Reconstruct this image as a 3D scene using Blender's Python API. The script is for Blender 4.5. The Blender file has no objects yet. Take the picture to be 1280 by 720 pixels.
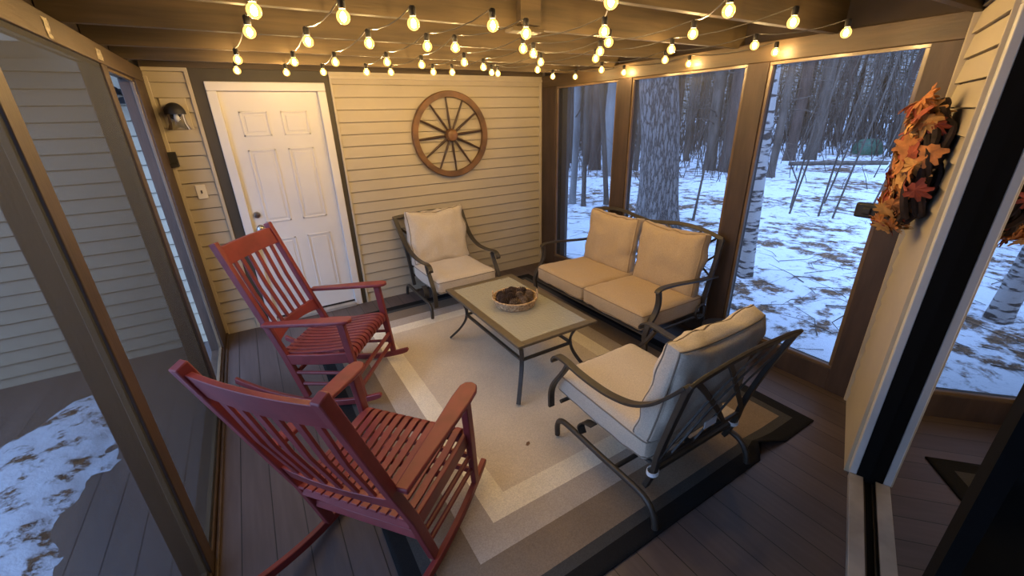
import bpy, math, random
from mathutils import Vector, Matrix, noise
S = bpy.context.scene
COL = S.collection
PI = math.pi

# ------------------------------------------------------------------ camera
EYE = 1.85
cam_d = bpy.data.cameras.new('camera')
cam_d.sensor_width = 36.0
cam_d.lens = 14.657
cam_d.clip_start = 0.02
cam_d.clip_end = 300
cam = bpy.data.objects.new('camera', cam_d)
COL.objects.link(cam)
_r = Vector((0.85133, -0.52401, -0.02553)); _u = Vector((0.2198, 0.31207, 0.92429)); _f = Vector((0.47637, 0.79248, -0.38085))
m4 = Matrix.Identity(4)
for i in range(3):
    m4[i][0] = _r[i]; m4[i][1] = _u[i]; m4[i][2] = -_f[i]
m4[2][3] = EYE
cam.matrix_world = m4
S.camera = cam

# ------------------------------------------------------------------ light and exposure
SKY_STRENGTH = 0.62
BULB_STRENGTH = 420.0
S.view_settings.view_transform = 'Standard'
S.view_settings.look = 'None'
S.view_settings.gamma = 1.0
S.view_settings.exposure = 0.76
S.view_settings.use_curve_mapping = False
S.cycles.use_denoising = True
S.cycles.max_bounces = 8
S.cycles.transparent_max_bounces = 16
S.cycles.caustics_reflective = False
S.cycles.caustics_refractive = False
S.cycles.sample_clamp_indirect = 4.0
world = bpy.data.worlds.new('dusk_sky'); S.world = world
world.use_nodes = True
wn = world.node_tree.nodes; wl = world.node_tree.links
wn.clear()
wo = wn.new('ShaderNodeOutputWorld'); wb = wn.new('ShaderNodeBackground')
wt = wn.new('ShaderNodeTexCoord'); ws = wn.new('ShaderNodeSeparateXYZ'); wr = wn.new('ShaderNodeValToRGB')
wl.new(wt.outputs['Generated'], ws.inputs[0]); wl.new(ws.outputs['Z'], wr.inputs[0])
wr.color_ramp.elements[0].position = 0.0; wr.color_ramp.elements[0].color = (0.35, 0.49, 0.78, 1)
wr.color_ramp.elements[1].position = 0.30; wr.color_ramp.elements[1].color = (0.42, 0.61, 1.05, 1)
_e = wr.color_ramp.elements.new(0.8); _e.color = (1.15, 1.85, 3.4, 1)
# the open sky lies to the west, over the deck; the wood to the east is darker
wm1 = wn.new('ShaderNodeMapRange'); wm1.inputs[1].default_value = 0.5; wm1.inputs[2].default_value = -0.7; wm1.inputs[3].default_value = 1.0; wm1.inputs[4].default_value = 3.6
wl.new(ws.outputs['X'], wm1.inputs[0])
wv = wn.new('ShaderNodeVectorMath'); wv.operation = 'SCALE'; wl.new(wr.outputs[0], wv.inputs[0]); wl.new(wm1.outputs[0], wv.inputs['Scale'])
wl.new(wv.outputs[0], wb.inputs[0]); wb.inputs[1].default_value = SKY_STRENGTH
wl.new(wb.outputs[0], wo.inputs[0])

# ------------------------------------------------------------------ helpers
class MB:
    """collects shapes into ONE mesh"""
    def __init__(s): s.v = []; s.f = []; s.mi = []
    def add(s, vs, fs, mi=0):
        o = len(s.v); s.v += [tuple(v) for v in vs]
        s.f += [tuple(i + o for i in f) for f in fs]; s.mi += [mi] * len(fs)
        return s
    def box(s, x0, x1, y0, y1, z0, z1, M=None, mi=0):
        vs = [Vector(p) for p in ((x0,y0,z0),(x1,y0,z0),(x1,y1,z0),(x0,y1,z0),(x0,y0,z1),(x1,y0,z1),(x1,y1,z1),(x0,y1,z1))]
        if M: vs = [M @ v for v in vs]
        return s.add(vs, [(0,3,2,1),(4,5,6,7),(0,1,5,4),(1,2,6,5),(2,3,7,6),(3,0,4,7)], mi)
    def sweep(s, pts, prof, side=None, closed=False, scales=None, mi=0):
        """profile (a,b) along side and normal; side None = parallel transport"""
        P = [Vector(p) for p in pts]; n = len(P); k = len(prof)
        T = []
        for i in range(n):
            if closed: t = P[(i+1) % n] - P[i-1]
            else: t = P[min(i+1, n-1)] - P[max(i-1, 0)]
            T.append(t.normalized())
        fr = []
        if side is not None:
            sd = Vector(side)
            for t in T:
                b = t.cross(sd).normalized(); a = b.cross(t).normalized(); fr.append((a, b))
        else:
            ref = Vector((0,0,1)) if abs(T[0].z) < 0.9 else Vector((1,0,0))
            a = (ref - T[0]*ref.dot(T[0])).normalized()
            for t in T:
                a = (a - t*a.dot(t)).normalized(); fr.append((a, t.cross(a)))
        vs = []
        for i in range(n):
            sc = scales[i] if scales else 1.0
            for (x, y) in prof: vs.append(P[i] + fr[i][0]*x*sc + fr[i][1]*y*sc)
        fs = []
        for i in range(n if closed else n-1):
            j = (i+1) % n
            for q in range(k):
                r = (q+1) % k
                fs.append((i*k+q, i*k+r, j*k+r, j*k+q))
        if not closed:
            fs.append(tuple(range(k))[::-1]); fs.append(tuple((n-1)*k + q for q in range(k)))
        return s.add(vs, fs, mi)
    def tube(s, pts, r, seg=8, closed=False, scales=None, mi=0):
        return s.sweep(pts, [(r*math.cos(2*PI*q/seg), r*math.sin(2*PI*q/seg)) for q in range(seg)], None, closed, scales, mi)
    def strap(s, pts, w, t, side, mi=0, scales=None):
        return s.sweep(pts, [(-w/2,-t/2),(w/2,-t/2),(w/2,t/2),(-w/2,t/2)], side, False, scales, mi)
    def bar(s, p0, p1, w, t, side, mi=0):
        return s.strap([p0, p1], w, t, side, mi)
    def lathe(s, prof, c=(0,0,0), seg=24, M=None, mi=0, caps=True):
        vs = []; c = Vector(c)
        for (r, z) in prof:
            for q in range(seg):
                a = 2*PI*q/seg; v = Vector((r*math.cos(a), r*math.sin(a), z))
                if M: v = M @ v
                vs.append(v + c)
        fs = []
        for i in range(len(prof)-1):
            for q in range(seg):
                r = (q+1) % seg
                fs.append((i*seg+q, i*seg+r, (i+1)*seg+r, (i+1)*seg+q))
        if caps and prof[0][0] > 1e-4: fs.append(tuple(range(seg))[::-1])
        if caps and prof[-1][0] > 1e-4: fs.append(tuple((len(prof)-1)*seg + q for q in range(seg)))
        return s.add(vs, fs, mi)
    def prism(s, out, h0, h1, M=None, mi=0):
        """2D outline (x,y) extruded z h0..h1"""
        n = len(out)
        vs = [Vector((x,y,h0)) for x, y in out] + [Vector((x,y,h1)) for x, y in out]
        if M: vs = [M @ v for v in vs]
        fs = [tuple(range(n))[::-1], tuple(range(n, 2*n))] + [(i, (i+1) % n, n+(i+1) % n, n+i) for i in range(n)]
        return s.add(vs, fs, mi)
    def build(s, name, mat, parent=None, smooth=True, bevel=0, angle=40, loc=None, rot=None, sub=0):
        me = bpy.data.meshes.new(name); me.from_pydata(s.v, [], s.f); me.update()
        for mm in (mat if isinstance(mat, (list, tuple)) else [mat]): me.materials.append(mm)
        if any(s.mi): me.polygons.foreach_set('material_index', s.mi)
        if smooth:
            me.polygons.foreach_set('use_smooth', [True]*len(me.polygons))
            me.set_sharp_from_angle(angle=math.radians(angle))
        o = bpy.data.objects.new(name, me); COL.objects.link(o)
        if parent: o.parent = parent
        if loc: o.location = loc
        if rot: o.rotation_euler = rot
        if bevel:
            b = o.modifiers.new('bevel', 'BEVEL'); b.width = bevel; b.segments = 2; b.limit_method = 'ANGLE'; b.angle_limit = math.radians(35)
        if sub:
            b = o.modifiers.new('sub', 'SUBSURF'); b.levels = sub; b.render_levels = sub
        return o

def tag(o, label=None, cat=None, group=None, kind=None):
    if label: o['label'] = label
    if cat: o['category'] = cat
    if group: o['group'] = group
    if kind: o['kind'] = kind
    return o
def thing(name, label, cat, loc=(0,0,0), rz=0, group=None):
    o = bpy.data.objects.new(name, None); COL.objects.link(o)
    o.location = loc; o.rotation_euler = (0,0,rz); o.empty_display_size = 0.1
    return tag(o, label, cat, group)
def struct(name, loc=(0,0,0), rz=0):
    o = bpy.data.objects.new(name, None); COL.objects.link(o); o.location = loc; o.rotation_euler = (0,0,rz)
    return tag(o, kind='structure')
def copy_tree(o, parent=None):
    c = o.copy(); COL.objects.link(c)
    if parent: c.parent = parent
    for ch in [x for x in bpy.data.objects if x.parent == o]: copy_tree(ch, c)
    return c
def rect(w, h): return [(-w/2,-h/2),(w/2,-h/2),(w/2,h/2),(-w/2,h/2)]
def smooth_path(pts, n=6):
    """Catmull-Rom through the points"""
    P = [Vector(p) for p in pts]; out = []
    for i in range(len(P)-1):
        p0 = P[i-1] if i else P[0]*2 - P[1]; p1, p2 = P[i], P[i+1]
        p3 = P[i+2] if i+2 < len(P) else P[-1]*2 - P[-2]
        for q in range(n):
            t = q/n
            out.append(0.5*((2*p1) + (p2-p0)*t + (2*p0-5*p1+4*p2-p3)*t*t + (3*p1-p0-3*p2+p3)*t*t*t))
    out.append(P[-1]); return out

# ------------------------------------------------------------------ materials
def mat(name, col, rough=0.6, metal=0.0, spec=0.5, noise_s=0, noise_a=0.15, bump=0, bump_s=None, stretch=None, coords='Object', col2=None, sheen=0):
    m = bpy.data.materials.new(name); m.use_nodes = True
    N = m.node_tree.nodes; L = m.node_tree.links; b = N['Principled BSDF']
    b.inputs['Base Color'].default_value = (*col, 1); b.inputs['Roughness'].default_value = rough
    b.inputs['Metallic'].default_value = metal; b.inputs['Specular IOR Level'].default_value = spec
    if sheen: b.inputs['Sheen Weight'].default_value = sheen
    if noise_s or bump:
        tc = N.new('ShaderNodeTexCoord'); mp = N.new('ShaderNodeMapping'); L.new(tc.outputs[coords], mp.inputs[0])
        if stretch: mp.inputs['Scale'].default_value = stretch
        if noise_s:
            t = N.new('ShaderNodeTexNoise'); t.inputs['Scale'].default_value = noise_s; t.inputs['Detail'].default_value = 5
            L.new(mp.outputs[0], t.inputs[0])
            r = N.new('ShaderNodeValToRGB'); e = r.color_ramp.elements
            c2 = col2 or tuple(c*(1-2*noise_a) for c in col)
            e[0].position = 0.3; e[0].color = (*c2, 1)
            e[1].position = 0.7; e[1].color = (*[min(1, c*(1+noise_a)) for c in col], 1)
            L.new(t.outputs['Fac'], r.inputs[0]); L.new(r.outputs[0], b.inputs['Base Color'])
        if bump:
            t2 = N.new('ShaderNodeTexNoise'); t2.inputs['Scale'].default_value = bump_s or 40; t2.inputs['Detail'].default_value = 4
            L.new(mp.outputs[0], t2.inputs[0])
            bp = N.new('ShaderNodeBump'); bp.inputs['Strength'].default_value = bump; bp.inputs['Distance'].default_value = 0.01
            L.new(t2.outputs['Fac'], bp.inputs['Height']); L.new(bp.outputs[0], b.inputs['Normal'])
    return m

M = {}
M['siding'] = mat('tan_vinyl_siding', (0.43,0.375,0.275), 0.6, noise_s=3, noise_a=0.03)
M['siding_trim'] = mat('tan_trim', (0.46,0.40,0.29), 0.5, noise_s=5, noise_a=0.05)
M['brown_wood'] = mat('brown_stained_wood', (0.056,0.034,0.022), 0.55, noise_s=2.2, noise_a=0.2, bump=0.15, bump_s=18, stretch=(6,6,1))
M['joist'] = mat('ceiling_joist_wood', (0.086,0.059,0.029), 0.7, noise_s=2.5, noise_a=0.22, bump=0.2, bump_s=16, stretch=(0.6,8,8))
M['beam'] = mat('brown_beam_wood', (0.082,0.052,0.025), 0.5, noise_s=2.5, noise_a=0.2, bump=0.15, bump_s=16, stretch=(6,0.7,6))
M['stop'] = mat('glossy_brown_moulding', (0.14,0.095,0.055), 0.22, noise_s=6, noise_a=0.1)
M['roof_boards'] = mat('dark_roof_boards', (0.055,0.038,0.024), 0.8, noise_s=2.5, noise_a=0.25, stretch=(8,0.8,1))
M['white_paint'] = mat('white_door_paint', (0.66,0.64,0.60), 0.4, noise_s=3, noise_a=0.03)
M['dark_casing'] = mat('dark_brown_casing', (0.052,0.043,0.028), 0.6, noise_s=4, noise_a=0.1)
M['rocker_red'] = mat('barn_red_paint', (0.215,0.034,0.034), 0.42, noise_s=9, noise_a=0.12, bump=0.06, bump_s=40)
M['bronze'] = mat('bronze_powder_coat', (0.052,0.046,0.038), 0.42, metal=0.25, noise_s=30, noise_a=0.08, bump=0.06, bump_s=160)
M['table_rim'] = mat('bronze_table_rim', (0.15,0.125,0.085), 0.42, metal=0.3, noise_s=30, noise_a=0.06)
M['cushion_light'] = mat('cream_canvas', (0.60,0.53,0.42), 0.9, noise_s=180, noise_a=0.10, bump=0.25, bump_s=320, sheen=0.2)
M['cushion_tan'] = mat('tan_canvas', (0.50,0.375,0.225), 0.9, noise_s=180, noise_a=0.10, bump=0.25, bump_s=320, sheen=0.2)
M['piping_light'] = mat('cream_piping', (0.23,0.195,0.15), 0.9)
M['piping_tan'] = mat('tan_piping', (0.27,0.195,0.115), 0.9)
M['white_cloth'] = mat('white_cloth', (0.75,0.76,0.78), 0.9)
M['brass'] = mat('satin_nickel', (0.55,0.52,0.46), 0.25, metal=1.0)
M['black'] = mat('black_plastic', (0.012,0.011,0.011), 0.55)
M['black_frame'] = mat('black_door_frame', (0.008,0.008,0.008), 0.7, spec=0.05)
M['white_vinyl'] = mat('white_vinyl', (0.62,0.61,0.58), 0.45, noise_s=6, noise_a=0.04)
M['track'] = mat('door_track_metal', (0.42,0.39,0.34), 0.4, metal=0.2, noise_s=8, noise_a=0.12)
M['gasket'] = mat('brown_gasket', (0.10,0.075,0.05), 0.7)
M['ivory'] = mat('ivory_plastic', (0.72,0.66,0.50), 0.4)
M['wheel_wood'] = mat('wheel_rim_wood', (0.165,0.080,0.030), 0.5, noise_s=7, noise_a=0.3, bump=0.1, bump_s=30)
M['wheel_dark'] = mat('wheel_spoke_wood', (0.045,0.022,0.012), 0.5, noise_s=12, noise_a=0.2)
M['basket'] = mat('woven_straw', (0.56,0.41,0.24), 0.8, noise_s=60, noise_a=0.35, bump=0.5, bump_s=120, col2=(0.26,0.15,0.07))
M['cone'] = mat('pine_cone_brown', (0.085,0.052,0.036), 0.8, noise_s=40, noise_a=0.3)
M['cone_pale'] = mat('pine_cone_tips', (0.22,0.155,0.10), 0.8, noise_s=40, noise_a=0.3)
M['twig'] = mat('dark_grapevine', (0.030,0.016,0.012), 0.85, noise_s=40, noise_a=0.3)
M['leaf_orange'] = mat('orange_silk_leaf', (0.50,0.185,0.045), 0.7, noise_s=25, noise_a=0.25)
M['leaf_red'] = mat('red_silk_leaf', (0.30,0.050,0.020), 0.7, noise_s=25, noise_a=0.25)
M['leaf_gold'] = mat('gold_silk_leaf', (0.58,0.30,0.085), 0.7, noise_s=25, noise_a=0.25)
M['bark'] = mat('grey_brown_bark', (0.095,0.080,0.070), 0.9, noise_s=5, noise_a=0.3, bump=0.8, bump_s=14, stretch=(1,1,0.25))
M['bark_brown'] = mat('brown_bark', (0.085,0.060,0.052), 0.9, noise_s=4, noise_a=0.3, bump=0.8, bump_s=14, stretch=(1,1,0.25))
M['bark_pale'] = mat('pale_grey_bark', (0.20,0.205,0.215), 0.9, noise_s=3, noise_a=0.2, bump=0.4, bump_s=10, stretch=(1,1,0.3))
M['green_tarp'] = mat('green_tarp', (0.015,0.085,0.055), 0.6, noise_s=5, noise_a=0.2)
M['dead_leaf'] = mat('dead_leaf', (0.20,0.105,0.05), 0.8, noise_s=20, noise_a=0.2)
M['wire'] = mat('black_wire', (0.03,0.026,0.02), 0.35)
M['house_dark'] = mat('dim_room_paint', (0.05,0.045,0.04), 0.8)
M['sticker'] = mat('worn_white_label', (0.55,0.48,0.34), 0.35, noise_s=60, noise_a=0.3)

def planks(name, col, col2, pitch, axis='X', gap=0.035, rough=0.45):
    m = bpy.data.materials.new(name); m.use_nodes = True
    N = m.node_tree.nodes; L = m.node_tree.links; b = N['Principled BSDF']
    tc = N.new('ShaderNodeTexCoord'); sp = N.new('ShaderNodeSeparateXYZ'); L.new(tc.outputs['Object'], sp.inputs[0])
    d = N.new('ShaderNodeMath'); d.operation = 'DIVIDE'; d.inputs[1].default_value = pitch; L.new(sp.outputs[axis], d.inputs[0])
    fr = N.new('ShaderNodeMath'); fr.operation = 'FRACT'; L.new(d.outputs[0], fr.inputs[0])
    fl = N.new('ShaderNodeMath'); fl.operation = 'FLOOR'; L.new(d.outputs[0], fl.inputs[0])
    wn_ = N.new('ShaderNodeTexWhiteNoise'); wn_.noise_dimensions = '1D'; L.new(fl.outputs[0], wn_.inputs['W'])
    t = N.new('ShaderNodeTexNoise'); t.inputs['Scale'].default_value = 6; t.inputs['Detail'].default_value = 6
    mp = N.new('ShaderNodeMapping'); mp.inputs['Scale'].default_value = (6,0.5,1) if axis == 'X' else (0.5,6,1)
    L.new(tc.outputs['Object'], mp.inputs[0]); L.new(mp.outputs[0], t.inputs[0])
    ad = N.new('ShaderNodeMath'); ad.operation = 'MULTIPLY_ADD'; ad.inputs[1].default_value = 0.35; L.new(wn_.outputs[0], ad.inputs[0]); L.new(t.outputs['Fac'], ad.inputs[2])
    r = N.new('ShaderNodeValToRGB'); r.color_ramp.elements[0].position = 0.4; r.color_ramp.elements[0].color = (*col2,1)
    r.color_ramp.elements[1].position = 0.95; r.color_ramp.elements[1].color = (*col,1); L.new(ad.outputs[0], r.inputs[0])
    g = N.new('ShaderNodeMath'); g.operation = 'GREATER_THAN'; g.inputs[1].default_value = gap; L.new(fr.outputs[0], g.inputs[0])
    mx = N.new('ShaderNodeMix'); mx.data_type = 'RGBA'; mx.inputs[6].default_value = (0.012,0.009,0.008,1)
    L.new(g.outputs[0], mx.inputs[0]); L.new(r.outputs[0], mx.inputs[7]); L.new(mx.outputs[2], b.inputs['Base Color'])
    b.inputs['Roughness'].default_value = rough
    bp = N.new('ShaderNodeBump'); bp.inputs['Strength'].default_value = 0.4; bp.inputs['Distance'].default_value = 0.004
    L.new(g.outputs[0], bp.inputs['Height']); L.new(bp.outputs[0], b.inputs['Normal'])
    return m
M['floor'] = planks('brown_floor_planks', (0.098,0.072,0.064), (0.066,0.048,0.043), 0.14)
M['deck'] = planks('grey_brown_deck', (0.115,0.088,0.080), (0.085,0.064,0.058), 0.14, rough=0.7)

def screen_mat():
    m = bpy.data.materials.new('insect_screen'); m.use_nodes = True
    N = m.node_tree.nodes; L = m.node_tree.links; b = N['Principled BSDF']
    b.inputs['Base Color'].default_value = (0.048,0.053,0.064,1); b.inputs['Roughness'].default_value = 0.8
    b.inputs['Specular IOR Level'].default_value = 0.2
    tr = N.new('ShaderNodeBsdfTransparent')
    # weave covers more of the view at a slant, as a real mesh of threads does
    lw = N.new('ShaderNodeLayerWeight'); lw.inputs['Blend'].default_value = 0.5
    mr = N.new('ShaderNodeMapRange'); mr.inputs[1].default_value = 0.0; mr.inputs[2].default_value = 1.0
    mr.inputs[3].default_value = 0.22; mr.inputs[4].default_value = 0.74
    L.new(lw.outputs['Facing'], mr.inputs[0])
    mx = N.new('ShaderNodeMixShader'); L.new(mr.outputs[0], mx.inputs[0]); L.new(tr.outputs[0], mx.inputs[1]); L.new(b.outputs[0], mx.inputs[2])
    L.new(mx.outputs[0], N['Material Output'].inputs[0])
    return m
M['screen'] = screen_mat()

def glass_mat(name, ior, tint=(1,1,1), rough=0.0):
    m = bpy.data.materials.new(name); m.use_nodes = True
    N = m.node_tree.nodes; L = m.node_tree.links; N.remove(N['Principled BSDF'])
    tr = N.new('ShaderNodeBsdfTransparent'); tr.inputs[0].default_value = (*tint,1)
    gl = N.new('ShaderNodeBsdfGlossy'); gl.inputs['Roughness'].default_value = rough
    fr = N.new('ShaderNodeFresnel'); fr.inputs['IOR'].default_value = ior
    mx = N.new('ShaderNodeMixShader'); L.new(fr.outputs[0], mx.inputs[0]); L.new(tr.outputs[0], mx.inputs[1]); L.new(gl.outputs[0], mx.inputs[2])
    L.new(mx.outputs[0], N['Material Output'].inputs[0]); return m
M['door_glass'] = glass_mat('door_glass', 1.42, (0.75,0.78,0.78))
M['lamp_glass'] = glass_mat('lamp_glass', 1.5, (0.92,0.92,0.88), 0.02)
M['bulb_glass'] = glass_mat('bulb_glass', 1.35, (1.0,0.90,0.66), 0.02)

def emit(name, col, st):
    m = bpy.data.materials.new(name); m.use_nodes = True
    N = m.node_tree.nodes; L = m.node_tree.links; N.remove(N['Principled BSDF'])
    e = N.new('ShaderNodeEmission'); e.inputs[0].default_value = (*col,1); e.inputs[1].default_value = st
    L.new(e.outputs[0], N['Material Output'].inputs[0]); return m
M['filament'] = emit('glowing_filament', (1.0,0.70,0.36), BULB_STRENGTH)

def table_glass():
    m = bpy.data.materials.new('hammered_table_glass'); m.use_nodes = True
    N = m.node_tree.nodes; L = m.node_tree.links; b = N['Principled BSDF']
    b.inputs['Base Color'].default_value = (0.50,0.51,0.43,1); b.inputs['Roughness'].default_value = 0.08
    b.inputs['Alpha'].default_value = 0.70; b.inputs['IOR'].default_value = 1.6; b.inputs['Coat Weight'].default_value = 1.0; b.inputs['Coat IOR'].default_value = 2.0; b.inputs['Coat Roughness'].default_value = 0.05
    tc = N.new('ShaderNodeTexCoord'); v = N.new('ShaderNodeTexVoronoi'); v.feature = 'SMOOTH_F1'; v.inputs['Scale'].default_value = 75
    L.new(tc.outputs['Object'], v.inputs[0])
    bp = N.new('ShaderNodeBump'); bp.inputs['Strength'].default_value = 0.55; bp.inputs['Distance'].default_value = 0.004
    L.new(v.outputs['Distance'], bp.inputs['Height']); L.new(bp.outputs[0], b.inputs['Normal']); L.new(bp.outputs[0], b.inputs['Coat Normal']); return m
M['table_glass'] = table_glass()

def bulb_shell():
    # the amber glass of a lit bulb glows faintly all over
    m = M['bulb_glass']; N = m.node_tree.nodes; L = m.node_tree.links
    out = N['Material Output']; src = out.inputs[0].links[0].from_socket
    e = N.new('ShaderNodeEmission'); e.inputs[0].default_value = (1.0,0.55,0.13,1); e.inputs[1].default_value = 0.5
    a = N.new('ShaderNodeAddShader'); L.new(src, a.inputs[0]); L.new(e.outputs[0], a.inputs[1]); L.new(a.outputs[0], out.inputs[0])
bulb_shell()

def rug_mat(hx, hy):
    m = bpy.data.materials.new('bordered_rug'); m.use_nodes = True
    N = m.node_tree.nodes; L = m.node_tree.links; b = N['Principled BSDF']
    tc = N.new('ShaderNodeTexCoord'); sp = N.new('ShaderNodeSeparateXYZ'); L.new(tc.outputs['Object'], sp.inputs[0])
    ds = []
    for ax, h in (('X', hx), ('Y', hy)):
        a = N.new('ShaderNodeMath'); a.operation = 'ABSOLUTE'; L.new(sp.outputs[ax], a.inputs[0])
        s_ = N.new('ShaderNodeMath'); s_.operation = 'SUBTRACT'; s_.inputs[0].default_value = h; L.new(a.outputs[0], s_.inputs[1]); ds.append(s_)
    mn = N.new('ShaderNodeMath'); mn.operation = 'MINIMUM'; L.new(ds[0].outputs[0], mn.inputs[0]); L.new(ds[1].outputs[0], mn.inputs[1])
    r = N.new('ShaderNodeValToRGB'); r.color_ramp.interpolation = 'CONSTANT'; e = r.color_ramp.elements
    bands = [(0.0,(0.012,0.012,0.012)),(0.085,(0.055,0.054,0.050)),(0.14,(0.215,0.165,0.115)),(0.322,(0.43,0.375,0.305)),(0.470,(0.78,0.72,0.56)),(0.602,(0.62,0.54,0.41))]
    e[0].position = 0; e[0].color = (*bands[0][1],1); e[1].position = bands[1][0]; e[1].color = (*bands[1][1],1)
    for p, c in bands[2:]:
        q = e.new(p); q.color = (*c,1)
    L.new(mn.outputs[0], r.inputs[0])
    t = N.new('ShaderNodeTexNoise'); t.inputs['Scale'].default_value = 150; t.inputs['Detail'].default_value = 3; L.new(tc.outputs['Object'], t.inputs[0])
    t2 = N.new('ShaderNodeTexNoise'); t2.inputs['Scale'].default_value = 3; L.new(tc.outputs['Object'], t2.inputs[0])
    mr = N.new('ShaderNodeMapRange'); mr.inputs[1].default_value = 0.3; mr.inputs[2].default_value = 0.7; mr.inputs[3].default_value = 0.84; mr.inputs[4].default_value = 1.12
    L.new(t.outputs['Fac'], mr.inputs[0])
    mr2 = N.new('ShaderNodeMapRange'); mr2.inputs[1].default_value = 0.3; mr2.inputs[2].default_value = 0.7; mr2.inputs[3].default_value = 0.92; mr2.inputs[4].default_value = 1.06
    L.new(t2.outputs['Fac'], mr2.inputs[0])
    mu = N.new('ShaderNodeMath'); mu.operation = 'MULTIPLY'; L.new(mr.outputs[0], mu.inputs[0]); L.new(mr2.outputs[0], mu.inputs[1])
    vm = N.new('ShaderNodeVectorMath'); vm.operation = 'SCALE'; L.new(r.outputs[0], vm.inputs[0]); L.new(mu.outputs[0], vm.inputs['Scale'])
    L.new(vm.outputs[0], b.inputs['Base Color']); b.inputs['Roughness'].default_value = 0.95; b.inputs['Specular IOR Level'].default_value = 0.15
    bp = N.new('ShaderNodeBump'); bp.inputs['Strength'].default_value = 0.4; bp.inputs['Distance'].default_value = 0.004
    L.new(t.outputs['Fac'], bp.inputs['Height']); L.new(bp.outputs[0], b.inputs['Normal'])
    return m

def snow_mat(name, leaf_lo, leaf_hi, scale=1.0, col=(0.60,0.65,0.73)):
    m = bpy.data.materials.new(name); m.use_nodes = True
    N = m.node_tree.nodes; L = m.node_tree.links; b = N['Principled BSDF']
    tc = N.new('ShaderNodeTexCoord')
    def nz(s, d=4, rough=0.6):
        t = N.new('ShaderNodeTexNoise'); t.inputs['Scale'].default_value = s*scale; t.inputs['Detail'].default_value = d; t.inputs['Roughness'].default_value = rough
        L.new(tc.outputs['Object'], t.inputs[0]); return t
    a = nz(3.2, 6, 0.72); c = nz(0.45, 2)
    ad = N.new('ShaderNodeMath'); ad.operation = 'MULTIPLY_ADD'; ad.inputs[1].default_value = 0.55; L.new(c.outputs['Fac'], ad.inputs[0]); L.new(a.outputs['Fac'], ad.inputs[2])
    mr = N.new('ShaderNodeMapRange'); mr.inputs[1].default_value = leaf_lo; mr.inputs[2].default_value = leaf_hi; L.new(ad.outputs[0], mr.inputs[0])
    lf = nz(16, 3); lr = N.new('ShaderNodeValToRGB'); lr.color_ramp.elements[0].position = 0.35; lr.color_ramp.elements[0].color = (0.05,0.032,0.022,1)
    lr.color_ramp.elements[1].position = 0.7; lr.color_ramp.elements[1].color = (0.20,0.115,0.065,1); L.new(lf.outputs['Fac'], lr.inputs[0])
    mx = N.new('ShaderNodeMix'); mx.data_type = 'RGBA'; mx.inputs[6].default_value = (*col,1)
    L.new(mr.outputs[0], mx.inputs[0]); L.new(lr.outputs[0], mx.inputs[7]); L.new(mx.outputs[2], b.inputs['Base Color'])
    b.inputs['Roughness'].default_value = 0.8; b.inputs['Specular IOR Level'].default_value = 0.2
    bp = N.new('ShaderNodeBump'); bp.inputs['Strength'].default_value = 0.6; bp.inputs['Distance'].default_value = 0.05
    L.new(a.outputs['Fac'], bp.inputs['Height']); L.new(bp.outputs[0], b.inputs['Normal']); return m
M['ground_snow'] = snow_mat('snow_with_leaves', 0.765, 0.875)
M['deck_snow'] = snow_mat('thin_deck_snow', 0.83, 0.92, 2.2)

def birch_mat():
    m = bpy.data.materials.new('birch_bark'); m.use_nodes = True
    N = m.node_tree.nodes; L = m.node_tree.links; b = N['Principled BSDF']
    tc = N.new('ShaderNodeTexCoord'); mp = N.new('ShaderNodeMapping'); mp.inputs['Scale'].default_value = (3,3,11); L.new(tc.outputs['Object'], mp.inputs[0])
    t = N.new('ShaderNodeTexNoise'); t.inputs['Scale'].default_value = 1.6; t.inputs['Detail'].default_value = 5; L.new(mp.outputs[0], t.inputs[0])
    r = N.new('ShaderNodeValToRGB'); r.color_ramp.elements[0].position = 0.42; r.color_ramp.elements[0].color = (0.05,0.045,0.045,1)
    r.color_ramp.elements[1].position = 0.50; r.color_ramp.elements[1].color = (0.42,0.42,0.43,1)
    L.new(t.outputs['Fac'], r.inputs[0]); L.new(r.outputs[0], b.inputs['Base Color']); b.inputs['Roughness'].default_value = 0.8; return m
M['birch'] = birch_mat()
def pine_mat():
    m = bpy.data.materials.new('plated_pine_bark'); m.use_nodes = True
    N = m.node_tree.nodes; L = m.node_tree.links; b = N['Principled BSDF']
    tc = N.new('ShaderNodeTexCoord'); mp = N.new('ShaderNodeMapping'); mp.inputs['Scale'].default_value = (15,15,3.2); L.new(tc.outputs['Object'], mp.inputs[0])
    nz = N.new('ShaderNodeTexNoise'); nz.inputs['Scale'].default_value = 3; L.new(mp.outputs[0], nz.inputs[0])
    av = N.new('ShaderNodeVectorMath'); av.operation = 'ADD'; L.new(mp.outputs[0], av.inputs[0]); L.new(nz.outputs['Color'], av.inputs[1])
    v = N.new('ShaderNodeTexVoronoi'); v.feature = 'DISTANCE_TO_EDGE'; v.inputs['Scale'].default_value = 1.0; L.new(av.outputs[0], v.inputs[0])
    r = N.new('ShaderNodeValToRGB'); r.color_ramp.elements[0].position = 0.02; r.color_ramp.elements[0].color = (0.045,0.040,0.040,1)
    r.color_ramp.elements[1].position = 0.22; r.color_ramp.elements[1].color = (0.20,0.19,0.19,1)
    L.new(v.outputs['Distance'], r.inputs[0]); L.new(r.outputs[0], b.inputs['Base Color']); b.inputs['Roughness'].default_value = 0.9
    bp = N.new('ShaderNodeBump'); bp.inputs['Strength'].default_value = 0.9; bp.inputs['Distance'].default_value = 0.04
    L.new(v.outputs['Distance'], bp.inputs['Height']); L.new(bp.outputs[0], b.inputs['Normal']); return m
M['pine'] = pine_mat()

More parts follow.
